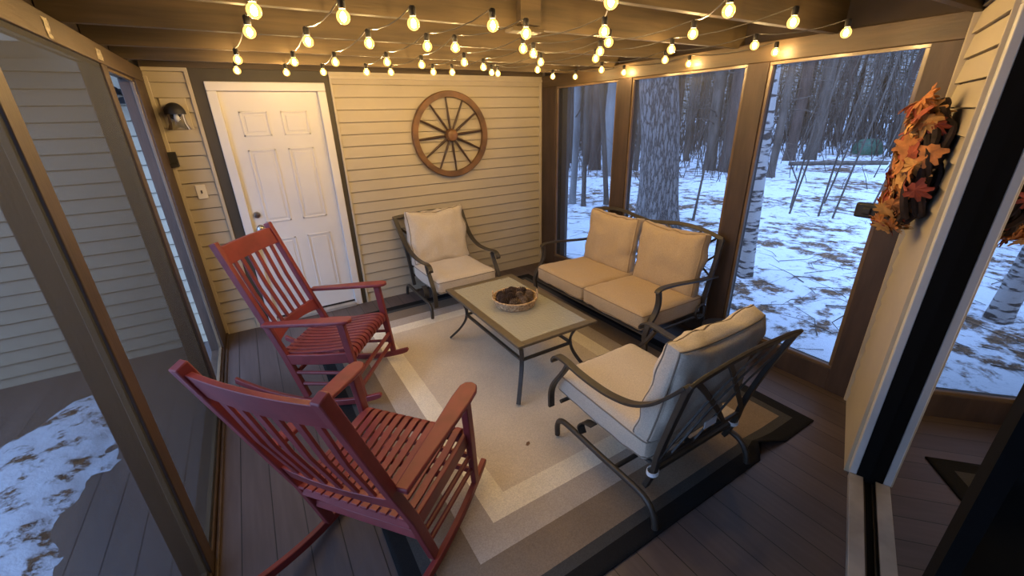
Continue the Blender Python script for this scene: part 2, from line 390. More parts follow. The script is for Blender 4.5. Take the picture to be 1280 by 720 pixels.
# ------------------------------------------------------------------ room numbers
BY = 4.443          # face of the back wall
LX = -0.52          # inner face of the left posts
RX = 3.14           # inner face of the right posts
WA = math.radians(68.7)
TD = Vector((math.sin(WA), math.cos(WA), 0))     # along the angled house wall
ND = Vector((math.cos(WA), -math.sin(WA), 0))    # out of the porch, into the house
def house(t, n, z): return TD*t + ND*n + Vector((0,0,z))
MW = Matrix(((TD.x, ND.x, 0, 0), (TD.y, ND.y, 0, 0), (0, 0, 1, 0), (0, 0, 0, 1)))   # (t, n, z) -> world

def siding(mb, a, b, z0, z1, place, e=0.108):
    """clapboards: place(u, out, z) gives the point"""
    z = z0
    while z < z1 - 1e-4:
        zt = min(z + e, z1); k = (zt - z)/e; zg = zt - 0.007
        o2 = 0.020 - 0.014*k
        p = [place(a,0.020,z), place(b,0.020,z), place(b,o2,zg), place(a,o2,zg), place(a,-0.012,z), place(b,-0.012,z), place(a,-0.012,zg), place(b,-0.012,zg), place(a,-0.012,zt), place(b,-0.012,zt)]
        mb.add(p, [(0,1,2,3),(4,5,1,0),(3,2,7,6),(6,7,9,8),(0,3,6,4),(1,5,7,2)])
        z = zt

# ------------------------------------------------------------------ setting: floor, ceiling, ground
mb = MB(); mb.add([(-0.62,-0.66,0),(3.30,0.87,0),(3.30,4.6,0),(-0.62,4.6,0),(-0.62,-0.66,-0.12),(3.30,0.87,-0.12),(3.30,4.6,-0.12),(-0.62,4.6,-0.12)],
   [(0,1,2,3),(7,6,5,4),(0,4,5,1),(1,5,6,2),(2,6,7,3),(3,7,4,0)])
tag(mb.build('floor', M['floor'], smooth=False), kind='structure')
mb = MB(); mb.box(-0.80, 3.75, -1.2, 4.75, 2.44, 2.50)
tag(mb.build('ceiling', M['roof_boards'], smooth=False), kind='structure')

random.seed(4)
gx = [3.3 + 0.35*i*(1+i*0.016) for i in range(90)]
gy = [-14 + 0.55*i for i in range(120)]
def gz(x, y):
    n = noise.noise(Vector((x*0.35, y*0.35, 0)))*0.06 + noise.noise(Vector((x*1.7, y*1.7, 3)))*0.02
    d = math.hypot(x-3, y-3)
    return -0.30 + n*min(1, d/3) + max(0, d-34)*0.02
mb = MB(); nx, ny = len(gx), len(gy)
mb.add([(x, y, gz(x, y)) for x in gx for y in gy], [(i*ny+j, (i+1)*ny+j, (i+1)*ny+j+1, i*ny+j+1) for i in range(nx-1) for j in range(ny-1)])
tag(mb.build('ground', M['ground_snow']), kind='structure')
mb = MB(); mb.box(-30, -4.2, -20, 40, -0.9, -0.6); mb.box(-4.2, 3.3, 4.8, 40, -0.9, -0.6)
tag(mb.build('ground_snow_field', M['ground_snow'], smooth=False), kind='structure')

# ------------------------------------------------------------------ back wall
bw = struct('wall_back')
mb = MB()
pl = lambda u, o, z: Vector((u, BY - o, z))
def back(a, b, z0, z1): siding(mb, a, b, z0, z1, pl)
back(-0.52, -0.240, 0.0, 2.235); back(0.805, 3.15, 0.0, 2.235)
mb.build('siding_boards', M['siding'], bw, smooth=False)
mb = MB(); mb.box(-0.62, -0.10, BY+0.0125, BY+0.12, -0.1, 2.44); mb.box(0.76, 3.30, BY+0.0125, BY+0.12, -0.1, 2.44); mb.box(-0.10, 0.76, BY+0.0125, BY+0.12, 2.09, 2.44)
mb.build('wall_core', M['siding'], bw, smooth=False)
mb = MB(); mb.box(-0.525, -0.495, BY-0.028, BY, 0, 2.2); mb.box(-0.262, -0.236, BY-0.028, BY, 0.0, 2.245); mb.box(0.797, 0.818, BY-0.026, BY, 0.0, 2.225)
mb.box(3.110, 3.138, BY-0.03, BY, 0.0, 2.2)
mb.build('corner_strips', M['siding_trim'], bw, smooth=False, bevel=0.003)
mb = MB(); mb.box(-0.52, -0.236, BY-0.034, BY, 2.235, 2.262); mb.box(0.797, 3.14, BY-0.034, BY, 2.205, 2.232); mb.box(0.797, 3.14, BY-0.022, BY, 2.232, 2.262)
mb.build('top_strip', M['siding_trim'], bw, smooth=False, bevel=0.003)
mb = MB(); mb.box(-0.52, 3.14, BY-0.038, BY, 2.262, 2.44)
mb.build('ledger_board', M['joist'], bw, smooth=False)
mb = MB(); mb.box(-0.238, -0.085, BY-0.012, BY+0.011, 0.0, 2.262); mb.box(0.690, 0.800, BY-0.012, BY+0.011, 0.0, 2.262); mb.box(-0.085, 0.690, BY-0.012, BY+0.011, 2.11, 2.262)
mb.build('dark_door_surround', M['dark_casing'], bw, smooth=False)

# wall carrying on to the left, outside the porch
mb = MB(); siding(mb, -4.6, -0.63, -0.05, 2.30, pl)
ew = tag(mb.build('wall_exterior', M['siding'], smooth=False), kind='structure')
mb = MB(); mb.box(-4.6, -0.63, BY+0.0125, BY+0.12, -0.3, 2.6); mb.build('wall_core', M['siding'], ew, smooth=False)
mb = MB(); mb.box(-0.655, -0.63, BY-0.03, BY, -0.05, 2.3); mb.build('corner_board', M['white_paint'], ew, smooth=False)
mb = MB(); mb.box(-4.6, -1.0, BY-0.45, BY+0.1, 2.42, 2.46); mb.box(-4.6, -1.0, BY-0.47, BY-0.45, 2.34, 2.48); mb.build('soffit', M['siding_trim'], ew, smooth=False)

# ------------------------------------------------------------------ white door
d1 = struct('door_1')
mb = MB(); y0 = BY-0.030
mb.box(-0.150, -0.080, y0, BY+0.02, 0.0, 2.100)
mb.box(0.680, 0.750, y0, BY+0.02, 0.0, 2.100)
mb.box(-0.150, 0.750, y0-0.001, BY+0.02, 2.100, 2.170)
mb.build('door_casing', M['white_paint'], d1, smooth=False, bevel=0.006)
mb = MB(); ys = BY+0.012
mb.box(-0.080, 0.680, ys, ys+0.045, 0.055, 2.095)
W0, W1 = -0.080, 0.680
def panel(x0, x1, z0, z1):
    # raised moulding frame round a sunk field
    for (a, b, c, d) in ((x0, x1, z0, z0+0.016), (x0, x1, z1-0.016, z1), (x0, x0+0.016, z0, z1), (x1-0.016, x1, z0, z1)):
        mb.box(a, b, ys-0.007, ys, c, d)
    mb.box(x0+0.035, x1-0.035, ys-0.005, ys, z0+0.035, z1-0.035)
for (x0, x1) in ((0.035, 0.250), (0.350, 0.565)):
    panel(x0, x1, 1.745, 1.945); panel(x0, x1, 0.99, 1.635); panel(x0, x1, 0.25, 0.83)
sl = mb.build('door_slab', M['white_paint'], d1, smooth=False, bevel=0.005)
mb = MB(); Mx = Matrix.Translation((-0.020, ys, 0.95)) @ Matrix.Rotation(PI/2, 4, 'X')
mb.lathe([(0.032,0),(0.032,0.006),(0.012,0.010),(0.011,0.035),(0.020,0.040),(0.028,0.052),(0.026,0.066),(0.014,0.072),(0.0005,0.073)], (0,0,0), 20, Mx)
mb.build('door_knob', M['brass'], sl)
mb = MB(); Mx = Matrix.Translation((-0.022, ys, 1.075)) @ Matrix.Rotation(PI/2, 4, 'X')
mb.lathe([(0.031,0),(0.031,0.012),(0.026,0.018),(0.010,0.020),(0.0005,0.020)], (0,0,0), 20, Mx); mb.box(-0.026,-0.018, ys-0.030, ys-0.018, 1.060, 1.090)
mb.build('deadbolt', M['brass'], sl)
mb = MB(); mb.box(-0.080, 0.680, BY-0.05, BY+0.06, 0.0, 0.035); mb.build('threshold', M['track'], d1, smooth=False, bevel=0.005)
mb = MB(); mb.box(-0.080, 0.680, ys+0.002, ys+0.04, 0.035, 0.057); mb.build('door_sweep', M['black'], d1, smooth=False)

# ------------------------------------------------------------------ right side: posts, beam, sill, three screened windows
wr_ = struct('wall_right')
POSTS = [(4.150, BY), (3.015, 3.194), (1.785, 1.936), (0.790, 0.962)]
for (a, b) in POSTS:
    mb = MB(); mb.box(RX, RX+0.10, a, b, 0.0, 2.145); mb.build('post', M['brown_wood'], wr_, smooth=False, bevel=0.004)
mb = MB(); mb.box(RX, RX+0.10, 0.79, BY, 2.145, 2.268); mb.build('header_beam', M['beam'], wr_, smooth=False, bevel=0.004)
for (a, b) in ((3.194, 4.150), (1.936, 3.015), (0.962, 1.785)):
    mb = MB(); mb.box(RX+0.003, RX+0.10, a, b, 0.0, 0.165); mb.build('sill_board', M['brown_wood'], wr_, smooth=False, bevel=0.004)
mb = MB(); mb.box(RX+0.10, RX+0.14, 4.06, 4.20, 0.0, 2.2); mb.build('outer_corner_board', M['bark_pale'], wr_, smooth=False)
OPEN = [(3.194, 4.150), (1.936, 3.015), (0.962, 1.785)]
for k, (a, b) in enumerate(OPEN):
    w = struct('window_%d' % (k+1))
    mb = MB(); s_ = 0.022; x0, x1 = RX+0.010, RX+0.034
    mb.box(x0, x1, a, b, 2.145-s_, 2.145); mb.box(x0, x1, a, b, 0.165, 0.165+s_); mb.box(x0, x1, a, a+s_, 0.165+s_, 2.145-s_); mb.box(x0, x1, b-s_, b, 0.165+s_, 2.145-s_)
    mb.build('stop_moulding', M['stop'], w, smooth=False, bevel=0.003)
    mb = MB(); mb.box(RX+0.036, RX+0.038, a, b, 0.165, 2.145); sc = mb.build('insect_screen', M['screen'], w, smooth=False)

# ------------------------------------------------------------------ left side: posts, beam, screens
wl_ = struct('wall_left')
for (a, b) in ((4.04, BY), (3.150, 3.262), (1.742, 1.845), (0.35, 0.45), (-0.70, -0.60)):
    mb = MB(); mb.box(LX-0.095, LX, a, b, -0.1, 2.155); mb.build('post', M['brown_wood'], wl_, smooth=False, bevel=0.004)
mb = MB(); mb.box(LX-0.095, LX+0.002, -0.70, BY, 2.155, 2.252); mb.build('header_beam', M['beam'], wl_, smooth=False, bevel=0.004)
for (a, b) in ((3.262, 4.04), (1.845, 3.150), (0.45, 1.742), (-0.60, 0.35)):
    mb = MB(); mb.box(LX-0.092, LX-0.002, a, b, -0.1, 0.045); mb.build('sill_board', M['brown_wood'], wl_, smooth=False, bevel=0.004)
for k, (a, b) in enumerate(((3.262, 4.04), (1.845, 3.150), (0.45, 1.742), (-0.60, 0.35))):
    w = struct('window_%d' % (k+4))
    mb = MB(); s_ = 0.02; x0, x1 = LX-0.034, LX-0.013
    mb.box(x0, x1, a, b, 2.155-s_, 2.155); mb.box(x0, x1, a, b, 0.045, 0.045+s_); mb.box(x0, x1, a, a+0.006, 0.065, 2.135); mb.box(x0, x1, b-0.006, b, 0.065, 2.135)
    mb.build('stop_moulding', M['stop'], w, smooth=False, bevel=0.003)
    if k:
        mb = MB(); mb.box(LX-0.011, LX-0.009, a, b, 0.045, 2.155); mb.build('insect_screen', M['screen'], w, smooth=False)
mb = MB(); mb.box(LX, LX+0.018, -0.70, BY, 0.0, 0.02); tag(mb.build('baseboard_left', M['brown_wood'], smooth=False, bevel=0.006), kind='structure')

# ------------------------------------------------------------------ joists
mb = MB(); mb.box(RX+0.062, RX+0.10, 0.70, BY, 2.2685, 2.44); mb.build('rim_board', M['roof_boards'], wr_, smooth=False)
mb = MB(); mb.box(LX-0.095, LX-0.060, -0.70, BY, 2.2525, 2.44); mb.build('rim_board', M['roof_boards'], wl_, smooth=False)
for k in range(8):
    y = 3.858 - 0.612*k
    xr = 3.24 if y > 0.85 else (y + 0.414)/0.3898 + 0.2
    if xr < 0: continue
    mb = MB(); mb.box(-0.575, min(xr, 3.198), y, y+0.038, 2.252, 2.44)
    o = mb.build('ceiling_joist', M['joist'], smooth=False, bevel=0.002); tag(o, kind='structure')
    if k == 3:
        mb = MB(); mb.box(1.28, 1.40, y-0.045, y, 2.262, 2.44); mb.box(1.245, 1.43, y-0.03, y+0.05, 2.236, 2.252)
        mb.build('wood_block', M['joist'], o, smooth=False, bevel=0.003)

# ------------------------------------------------------------------ angled house wall with the sliding glass door
hw = struct('wall_house')
T0, T1 = 0.60, 2.42      # door opening
F = 0.392                # porch face of the wall
mb = MB(); plh = lambda u, o, z: house(u, F - o + 0.0, z)
siding(mb, T1+0.045, 3.235, 0.0, 2.44, plh); siding(mb, T0-0.05, T1+0.045, 2.22, 2.44, plh); siding(mb, -1.0, T0-0.055, 0.0, 2.44, plh)
mb.build('siding_boards', M['siding'], hw, smooth=False)
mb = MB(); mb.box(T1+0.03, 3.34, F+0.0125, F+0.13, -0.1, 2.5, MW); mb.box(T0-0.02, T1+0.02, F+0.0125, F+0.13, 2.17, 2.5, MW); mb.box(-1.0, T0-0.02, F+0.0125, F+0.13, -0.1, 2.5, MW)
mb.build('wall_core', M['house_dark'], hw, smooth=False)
mb = MB(); mb.box(3.205, 3.232, F-0.034, F, 0.0, 2.44, MW); mb.box(T1+0.044, T1+0.056, F-0.022, F, 0.0, 2.2, MW)
mb.build('corner_strips', M['siding_trim'], hw, smooth=False, bevel=0.003)

sd = struct('door_2')
mb = MB()
for (a, b) in ((T1+0.0, T1+0.05), (T0-0.05, T0)):
    mb.box(a, b, F-0.006, F+0.026, 0.035, 2.17, MW)
mb.box(T0-0.05, T1+0.05, F-0.006, F+0.026, 2.17, 2.22, MW)
mb.build('door_casing', M['white_vinyl'], sd, smooth=False, bevel=0.004)
mb = MB(); mb.box(T1, T1+0.03, F+0.026, F+0.13, 0.0, 2.2, MW); mb.box(T0-0.03, T0, F+0.026, F+0.13, 0.0, 2.2, MW); mb.box(T0-0.03, T1+0.03, F+0.026, F+0.13, 2.14, 2.2, MW)
mb.build('door_jamb', M['black_frame'], sd, smooth=False)
mb = MB(); mb.box(T0-0.02, T1+0.012, F-0.004, F+0.056, -0.02, 0.034, MW); mb.build('sill_rail', M['track'], sd, smooth=False, bevel=0.003)
mb = MB(); mb.box(T0-0.02, T1+0.01, F+0.057, F+0.066, -0.02, 0.012, MW); mb.build('track_gasket', M['gasket'], sd, smooth=False)
mb = MB(); mb.box(T0-0.02, T1+0.01, F+0.066, F+0.14, -0.04, 0.004, MW); mb.build('track_floor', M['black_frame'], sd, smooth=False)
GN = 0.472
mb = MB(); mb.box(1.40, T1-0.004, GN, GN+0.012, 0.004, 2.14, MW); gp = mb.build('glass_panel', M['door_glass'], sd, smooth=False)
mb = MB(); mb.box(1.33, 1.394, GN-0.012, GN+0.03, 0.004, 2.14, MW); mb.build('stile', M['black_frame'], sd, smooth=False)
mb = MB(); mb.box(1.394, 1.40, GN-0.010, GN+0.02, 0.004, 2.14, MW); mb.build('edge_strip', M['track'], sd, smooth=False)
# dim room behind the glass
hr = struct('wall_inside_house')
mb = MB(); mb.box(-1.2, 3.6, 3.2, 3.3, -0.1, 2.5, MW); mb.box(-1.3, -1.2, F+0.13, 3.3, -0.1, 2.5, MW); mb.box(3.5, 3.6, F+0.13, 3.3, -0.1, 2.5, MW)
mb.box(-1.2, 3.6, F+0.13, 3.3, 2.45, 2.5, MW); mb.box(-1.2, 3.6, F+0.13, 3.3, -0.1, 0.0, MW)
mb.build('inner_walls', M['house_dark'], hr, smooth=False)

# ------------------------------------------------------------------ deck and snow on the left
mb = MB(); mb.box(-4.2, -0.62, -6, BY, -0.14, -0.02); tag(mb.build('floor_deck', M['deck'], smooth=False), kind='structure')
mb = MB(); st = 0.035; NX, NY = 92, 160; X0, Y0 = -4.2, -1.2
def snow_h(x, y):
    n = noise.noise(Vector((x*2.2, y*2.2, 0)))*0.10 + noise.noise(Vector((x*7, y*7, 5)))*0.06 + noise.noise(Vector((x*16, y*16, 9)))*0.03
    dx = (-1.10 - max(0, (2.6-y))*0.05) - x
    far = 3.92 if x > -1.45 else 3.92 - (-1.45 - x)*1.15
    dy = max(far, 2.6) - y
    d = min(dx, dy) + n*1.3
    return -0.022 + min(0.05, d*0.22) + n*0.06 if d > 0 else None
idx = {}
for i in range(NX):
    for j in range(NY):
        x, y = X0 + i*st, Y0 + j*st; h = snow_h(x, y)
        idx[i, j] = len(mb.v); mb.v.append((x, y, h if h is not None else -0.03))
for i in range(NX-1):
    for j in range(NY-1):
        q = (idx[i,j], idx[i+1,j], idx[i+1,j+1], idx[i,j+1])
        if max(mb.v[a][2] for a in q) > -0.0295: mb.f.append(q); mb.mi.append(0)
tag(mb.build('snow_patch', M['deck_snow'], angle=180), 'patchy melting snow lying on the deck beyond the left screens', 'snow', kind='stuff')

# ------------------------------------------------------------------ rug
RXC, RYC, HX, HY = 1.445, 2.475, 1.275, 1.640
mb = MB(); NU, NV = 110, 140
def rug_p(x, y):
    # the front edge buckles up in one fold, steep on its left and easing off to the right
    u = (x - 0.675)/0.045 if x < 0.72 else (0.945 - x)/0.225
    p = max(0.0, min(1.0, u)); w = max(0.0, 1 - (y + HY)/0.22)**1.5
    return (x, y + 0.055*p*w, 0.009 + 0.070*p*w)
vs = []
for i in range(NU+1):
    for j in range(NV+1):
        vs.append(rug_p(-HX + 2*HX*i/NU, -HY + 2*HY*j/NV))
fs = [(i*(NV+1)+j, (i+1)*(NV+1)+j, (i+1)*(NV+1)+j+1, i*(NV+1)+j+1) for i in range(NU) for j in range(NV)]
mb.add(vs, fs)
rug = mb.build('area_rug', rug_mat(HX, HY), angle=180, loc=(RXC, RYC, 0))
so = rug.modifiers.new('thick', 'SOLIDIFY'); so.thickness = 0.008; so.offset = -1
tag(rug, 'large beige area rug with cream, tan and black border bands on the porch floor', 'rug')
FZ = 0.0095

# ------------------------------------------------------------------ cushions
def cushion(mb, w, d, h, r=0.05, puff=0.02, seed=0, wr=0.004, pinch=0.0, n=22):
    """rounded box centred on the origin, puffed and wrinkled"""
    def shape(p):
        x, y, z = p
        ix, iy, iz = w/2-r, d/2-r, h/2-r
        q = Vector((max(-ix, min(ix, x)), max(-iy, min(iy, y)), max(-iz, min(iz, z))))
        dlt = Vector((x,y,z)) - q
        if dlt.length > 1e-6: v = q + dlt.normalized()*r*min(1.0, max(abs(dlt.x), abs(dlt.y), abs(dlt.z))/r)
        else: v = Vector(p)
        u_, v_ = x/(w/2), y/(d/2); k = z/(h/2)
        v.z += k*puff*(1-abs(u_)**3)*(1-abs(v_)**3)
        v.x += (x/(w/2))*puff*0.35*(1-v_*v_)*(1-k*k)
        v.y += (y/(d/2))*puff*0.35*(1-u_*u_)*(1-k*k)
        if pinch:
            v.y += pinch*(1-u_*u_)*max(0, -v_)**3; v.y -= 0.012*abs(u_)**6*max(0, -v_)**6
            v.x += pinch*0.5*u_*abs(v_)**4
        f1 = noise.noise(Vector((x*7+seed, y*7, z*7)))*wr*1.3 + noise.noise(Vector((x*22+seed, y*12, z*14)))*wr*0.7
        return v + Vector((x/w, y/d, z/h)).normalized()*f1
    def grid(axis, sgn):
        vs = []
        for i in range(n+1):
            for j in range(n+1):
                a, b = -1+2*i/n, -1+2*j/n
                a = math.copysign(abs(a)**0.8, a); b = math.copysign(abs(b)**0.8, b)
                p = {'x': (sgn*w/2, a*d/2, b*h/2), 'y': (a*w/2, sgn*d/2, b*h/2), 'z': (a*w/2, b*d/2, sgn*h/2)}[axis]
                vs.append(shape(p))
        fs = []
        flip = (axis in 'xz') == (sgn > 0)
        for i in range(n):
            for j in range(n):
                q = (i*(n+1)+j, (i+1)*(n+1)+j, (i+1)*(n+1)+j+1, i*(n+1)+j+1)
                fs.append(q if flip else q[::-1])
        mb.add(vs, fs)
    for ax in 'xyz':
        for sg in (-1, 1): grid(ax, sg)
    def loop(zz):
        out = []; m = 26
        for e, (a0, b0, a1, b1) in enumerate(((-1,-1,1,-1),(1,-1,1,1),(1,1,-1,1),(-1,1,-1,-1))):
            for i in range(m):
                a, b = a0+(a1-a0)*i/m, b0+(b1-b0)*i/m
                out.append(shape((a*w/2, b*d/2, zz)))
        return out
    return loop

def build_cushion(name, parent, w, d, h, mtl, pip, loc, rx=0, seed=0, puff=0.02, pinch=0.0, wr=0.004, r=0.05, both=False, rz=0):
    mb = MB(); lp = cushion(mb, w, d, h, r, puff, seed, wr, pinch)
    o = mb.build(name, mtl, parent, angle=75, loc=loc, rot=(rx, 0, rz))
    mb2 = MB(); mb2.tube(lp(h/2*0.72), 0.0045, 6, closed=True)
    if both: mb2.tube(lp(-h/2*0.72), 0.0045, 6, closed=True)
    mb2.build('piping', pip, o)
    return o

# ------------------------------------------------------------------ metal armchairs (front = +Y)
ARM = [(-0.442,0.862),(-0.37,0.768),(-0.28,0.672),(-0.17,0.598),(-0.03,0.556),(0.10,0.548),(0.22,0.553),(0.33,0.567),(0.40,0.560),(0.432,0.527),(0.428,0.508)]
LEG = [(0.31,0.548),(0.335,0.500),(0.375,0.440),(0.435,0.350),(0.462,0.270),(0.462,0.165)]
def metal_arm(name, parent, s, arm, leg, xa0, xa1, xl):
    mb = MB(); n = len(arm)
    p = smooth_path([(s*(xa0 + (xa1-xa0)*min(1, i/4)), y, z) for i, (y, z) in enumerate(arm)], 5)
    mb.strap(p, 0.046, 0.015, (1,0,0))
    o = mb.build(name, M['bronze'], parent, bevel=0.003)
    mb = MB(); mb.strap(smooth_path([(s*xl, y, z) for y, z in leg], 5), 0.040, 0.020, (1,0,0)); mb.build('front_leg', M['bronze'], parent, bevel=0.003)
def metal_chair(name, label, loc, rz, detail_tags, lean):
    t = thing(name, label, 'armchair', loc, rz)
    for s in (-1, 1):
        metal_arm('arm', t, s, ARM, LEG, 0.385, 0.362, 0.355)
        mb = MB(); mb.strap(smooth_path([(s*0.318,-0.262,0.150),(s*0.320,-0.300,0.280),(s*0.326,-0.318,0.40),(s*0.345,-0.374,0.616),(s*0.385,-0.450,0.862)], 5), 0.034, 0.026, (1,0,0))
        mb.build('back_post', M['bronze'], t, bevel=0.003)
        # sled runner on the floor with its spring bracket
        mb = MB(); mb.tube(smooth_path([(s*0.372,0.372,0.016),(s*0.372,0.374,0.090),(s*0.372,0.345,0.138),(s*0.372,0.270,0.155),(s*0.372,0.0,0.150),(s*0.372,-0.250,0.150),(s*0.372,-0.330,0.128),(s*0.372,-0.372,0.070),(s*0.372,-0.384,0.016)], 5), 0.0165, 10)
        r_ = mb.build('sled_runner', M['bronze'], t)
        mb = MB(); mb.strap(smooth_path([(s*0.350,0.17,0.162),(s*0.345,0.195,0.200),(s*0.340,0.165,0.245),(s*0.335,0.10,0.262)], 5), 0.05, 0.008, (1,0,0)); mb.build('spring_bracket', M['bronze'], t)
    mb = MB()
    mb.tube([(-0.372,-0.10,0.150),(0.372,-0.10,0.150)], 0.013, 8)
    mb.build('base_crossbar', M['bronze'], t)
    mb = MB()
    mb.tube([(-0.355,0.37,0.258),(0.355,0.37,0.258)], 0.012, 8); mb.tube([(-0.318,-0.285,0.255),(0.318,-0.285,0.255)], 0.016, 8)
    for s in (-1, 1): mb.tube([(s*0.27,0.37,0.255),(s*0.27,-0.285,0.252)], 0.012, 8)
    for x in (-0.18, 0.0, 0.18): mb.bar((x,0.37,0.256),(x,-0.285,0.254), 0.04, 0.004, (1,0,0))
    mb.build('seat_frame', M['bronze'], t)
    mb = MB(); mb.strap(smooth_path([(-0.405,-0.462,0.868),(-0.30,-0.458,0.880),(0,-0.455,0.892),(0.30,-0.458,0.880),(0.405,-0.462,0.868)], 5), 0.034, 0.016, (0,-0.4,1))
    mb.build('top_rail', M['bronze'], t, bevel=0.003)
    # crossing strap lattice of the back
    def bp(u, v):   # u -1..1 across, v 0..1 up the back
        y = -0.312 - 0.062*min(1, v/0.55) - (0.078*(v-0.55)/0.45 if v > 0.55 else 0)
        return (u*(0.320 + 0.062*v), y, 0.33 + 0.55*v)
    mb = MB()
    for (u0, v0, u1, v1) in ((-1,0.05,0.35,1),(-0.72,0.02,0.75,0.98),(-0.2,0.02,1,0.80),(1,0.05,-0.35,1),(0.55,0.02,-0.85,0.95)):
        mb.strap([bp(u0+(u1-u0)*q/6, v0+(v1-v0)*q/6) for q in range(7)], 0.026, 0.009, (1,0,0.4))
    mb.strap([bp(-1,0.03), bp(1,0.03)], 0.02, 0.012, (0,0,1))
    mb.build('back_lattice', M['bronze'], t)
    sc = build_cushion('seat_cushion', t, 0.635, 0.70, 0.15, M['cushion_light'], M['piping_light'], (0, 0.112, 0.336), 0.02, seed=3+rz, puff=0.012, wr=0.008, both=True, r=0.04)
    bc = build_cushion('back_cushion', t, 0.63, 0.57, 0.125, M['cushion_light'], M['piping_light'], (0, -0.252+lean, 0.668), math.radians(-79), seed=9+rz, puff=0.032, pinch=0.028, wr=0.017, r=0.045, both=True)
    if detail_tags:
        for s in (-1, 1):
            mb = MB(); mb.strap([(s*0.318 + 0.030*math.cos(a), -0.292 + 0.026*math.sin(a), 0.262) for a in [2*PI*i/14 for i in range(15)]], 0.022, 0.003, (0,0,1)); tg = mb.build('cushion_tie', M['white_cloth'], sc)
            tg.parent = t
            tag(tg, 'white cloth tie')
        mb = MB(); mb.box(-0.06, 0.03, -0.355, -0.350, 0.435, 0.475); tg = mb.build('care_label', M['white_cloth'], t, smooth=False); tag(tg, 'white fabric care label')
        mb = MB(); mb.box(-0.02, 0.07, -0.270, -0.266, 0.225, 0.262); tg = mb.build('care_label', M['white_cloth'], t, smooth=False); tag(tg, 'white fabric care label')
    return t
metal_chair('spring_armchair', 'bronze metal spring armchair seen from behind, cream cushions, white cushion ties, nearest the glass door', (1.64, 1.24, FZ), 0, True, 0.0)
metal_chair('spring_armchair', 'bronze metal armchair with cream cushions facing us against the siding below the wagon wheel', (1.60, 3.95, FZ), PI, False, 0.0)

# ------------------------------------------------------------------ loveseat (front = local +Y, turned to face -X)
def loveseat(loc, rz):
    t = thing('loveseat', 'two-seat bronze metal loveseat with tan cushions in front of the screened windows', 'loveseat', loc, rz)
    # local y = 2.62 - world x ; local x = world y - 2.60
    arm = [(-0.46,0.585),(-0.30,0.592),(-0.15,0.606),(0.04,0.626),(0.17,0.632),(0.235,0.622),(0.252,0.600)]
    leg = [(0.236,0.615),(0.225,0.560),(0.225,0.500),(0.250,0.430),(0.310,0.350),(0.335,0.270),(0.325,0.170),(0.330,0.012)]
    for s in (-1, 1):
        mb = MB(); mb.strap(smooth_path([(s*0.735, y, z) for y, z in arm], 5), 0.046, 0.016, (1,0,0)); mb.build('arm', M['bronze'], t, bevel=0.003)
        mb = MB(); mb.strap(smooth_path([(s*0.735, y, z) for y, z in leg], 5), 0.044, 0.024, (1,0,0)); mb.build('front_leg', M['bronze'], t, bevel=0.003)
        mb = MB(); mb.strap(smooth_path([(s*0.722,-0.455,0.012),(s*0.722,-0.395,0.16),(s*0.722,-0.355,0.34),(s*0.728,-0.385,0.55),(s*0.735,-0.425,0.75),(s*0.740,-0.450,0.900)], 5), 0.036, 0.024, (1,0,0)); mb.build('back_leg', M['bronze'], t, bevel=0.003)
        mb = MB(); mb.tube([(s*0.735 + 0.0, -0.32 + 0.062*math.cos(a), 0.30 + 0.062*math.sin(a)) for a in [2*PI*i/20 for i in range(20)]], 0.010, 8, closed=True); mb.build('side_ring', M['bronze'], t)
    mb = MB()
    mb.tube([(-0.73,0.315,0.270),(0.73,0.315,0.270)], 0.015, 8); mb.tube([(-0.722,-0.365,0.262),(0.722,-0.365,0.262)], 0.015, 8)
    for x in (-0.73,-0.36,0,0.36,0.73): mb.tube([(x,0.315,0.268),(x,-0.365,0.262)], 0.012, 6)
    mb.build('seat_frame', M['bronze'], t)
    mb = MB()
    for s in (-1, 1):
        mb.strap(smooth_path([(s*0.745,-0.452,0.895),(s*0.62,-0.460,0.925),(s*0.45,-0.464,0.945),(s*0.30,-0.462,0.942),(s*0.15,-0.458,0.922),(s*0.0,-0.454,0.905)], 5), 0.034, 0.018, (0,-0.4,1))
    mb.build('top_rail', M['bronze'], t, bevel=0.003)
    mb = MB()
    def bp(x, v): return (x, -0.358 - 0.098*v, 0.36 + 0.56*v)
    for s in (-1, 1):
        for (x0, v0, x1, v1) in ((0.05,0.0,0.70,0.97),(0.70,0.0,0.05,0.97),(0.30,0.0,0.72,0.72),(0.45,0.0,0.03,0.72),(0.20,1.0,0.71,0.42),(0.55,1.0,0.03,0.40)):
            mb.strap([bp(s*(x0+(x1-x0)*q/5), v0+(v1-v0)*q/5) for q in range(6)], 0.016, 0.008, (1,0,0.4))
    mb.bar(bp(0,0), bp(0,0.98), 0.025, 0.012, (1,0,0)); mb.bar(bp(-0.72,0.02), bp(0.72,0.02), 0.02, 0.012, (0,0,1))
    mb.build('back_lattice', M['bronze'], t)
    for s in (-1, 1):
        build_cushion('seat_cushion', t, 0.69, 0.72, 0.155, M['cushion_tan'], M['piping_tan'], (s*0.348-0.02, -0.005, 0.362), 0.02, seed=20+s, puff=0.012, wr=0.008, both=True, r=0.04)
        build_cushion('back_cushion', t, 0.625, 0.535, 0.125, M['cushion_tan'], M['piping_tan'], (s*0.350-0.015, -0.325, 0.668), math.radians(-80), seed=30+s, puff=0.032, pinch=0.024, wr=0.015, r=0.045)
    return t
loveseat((2.62, 2.60, FZ), PI/2)

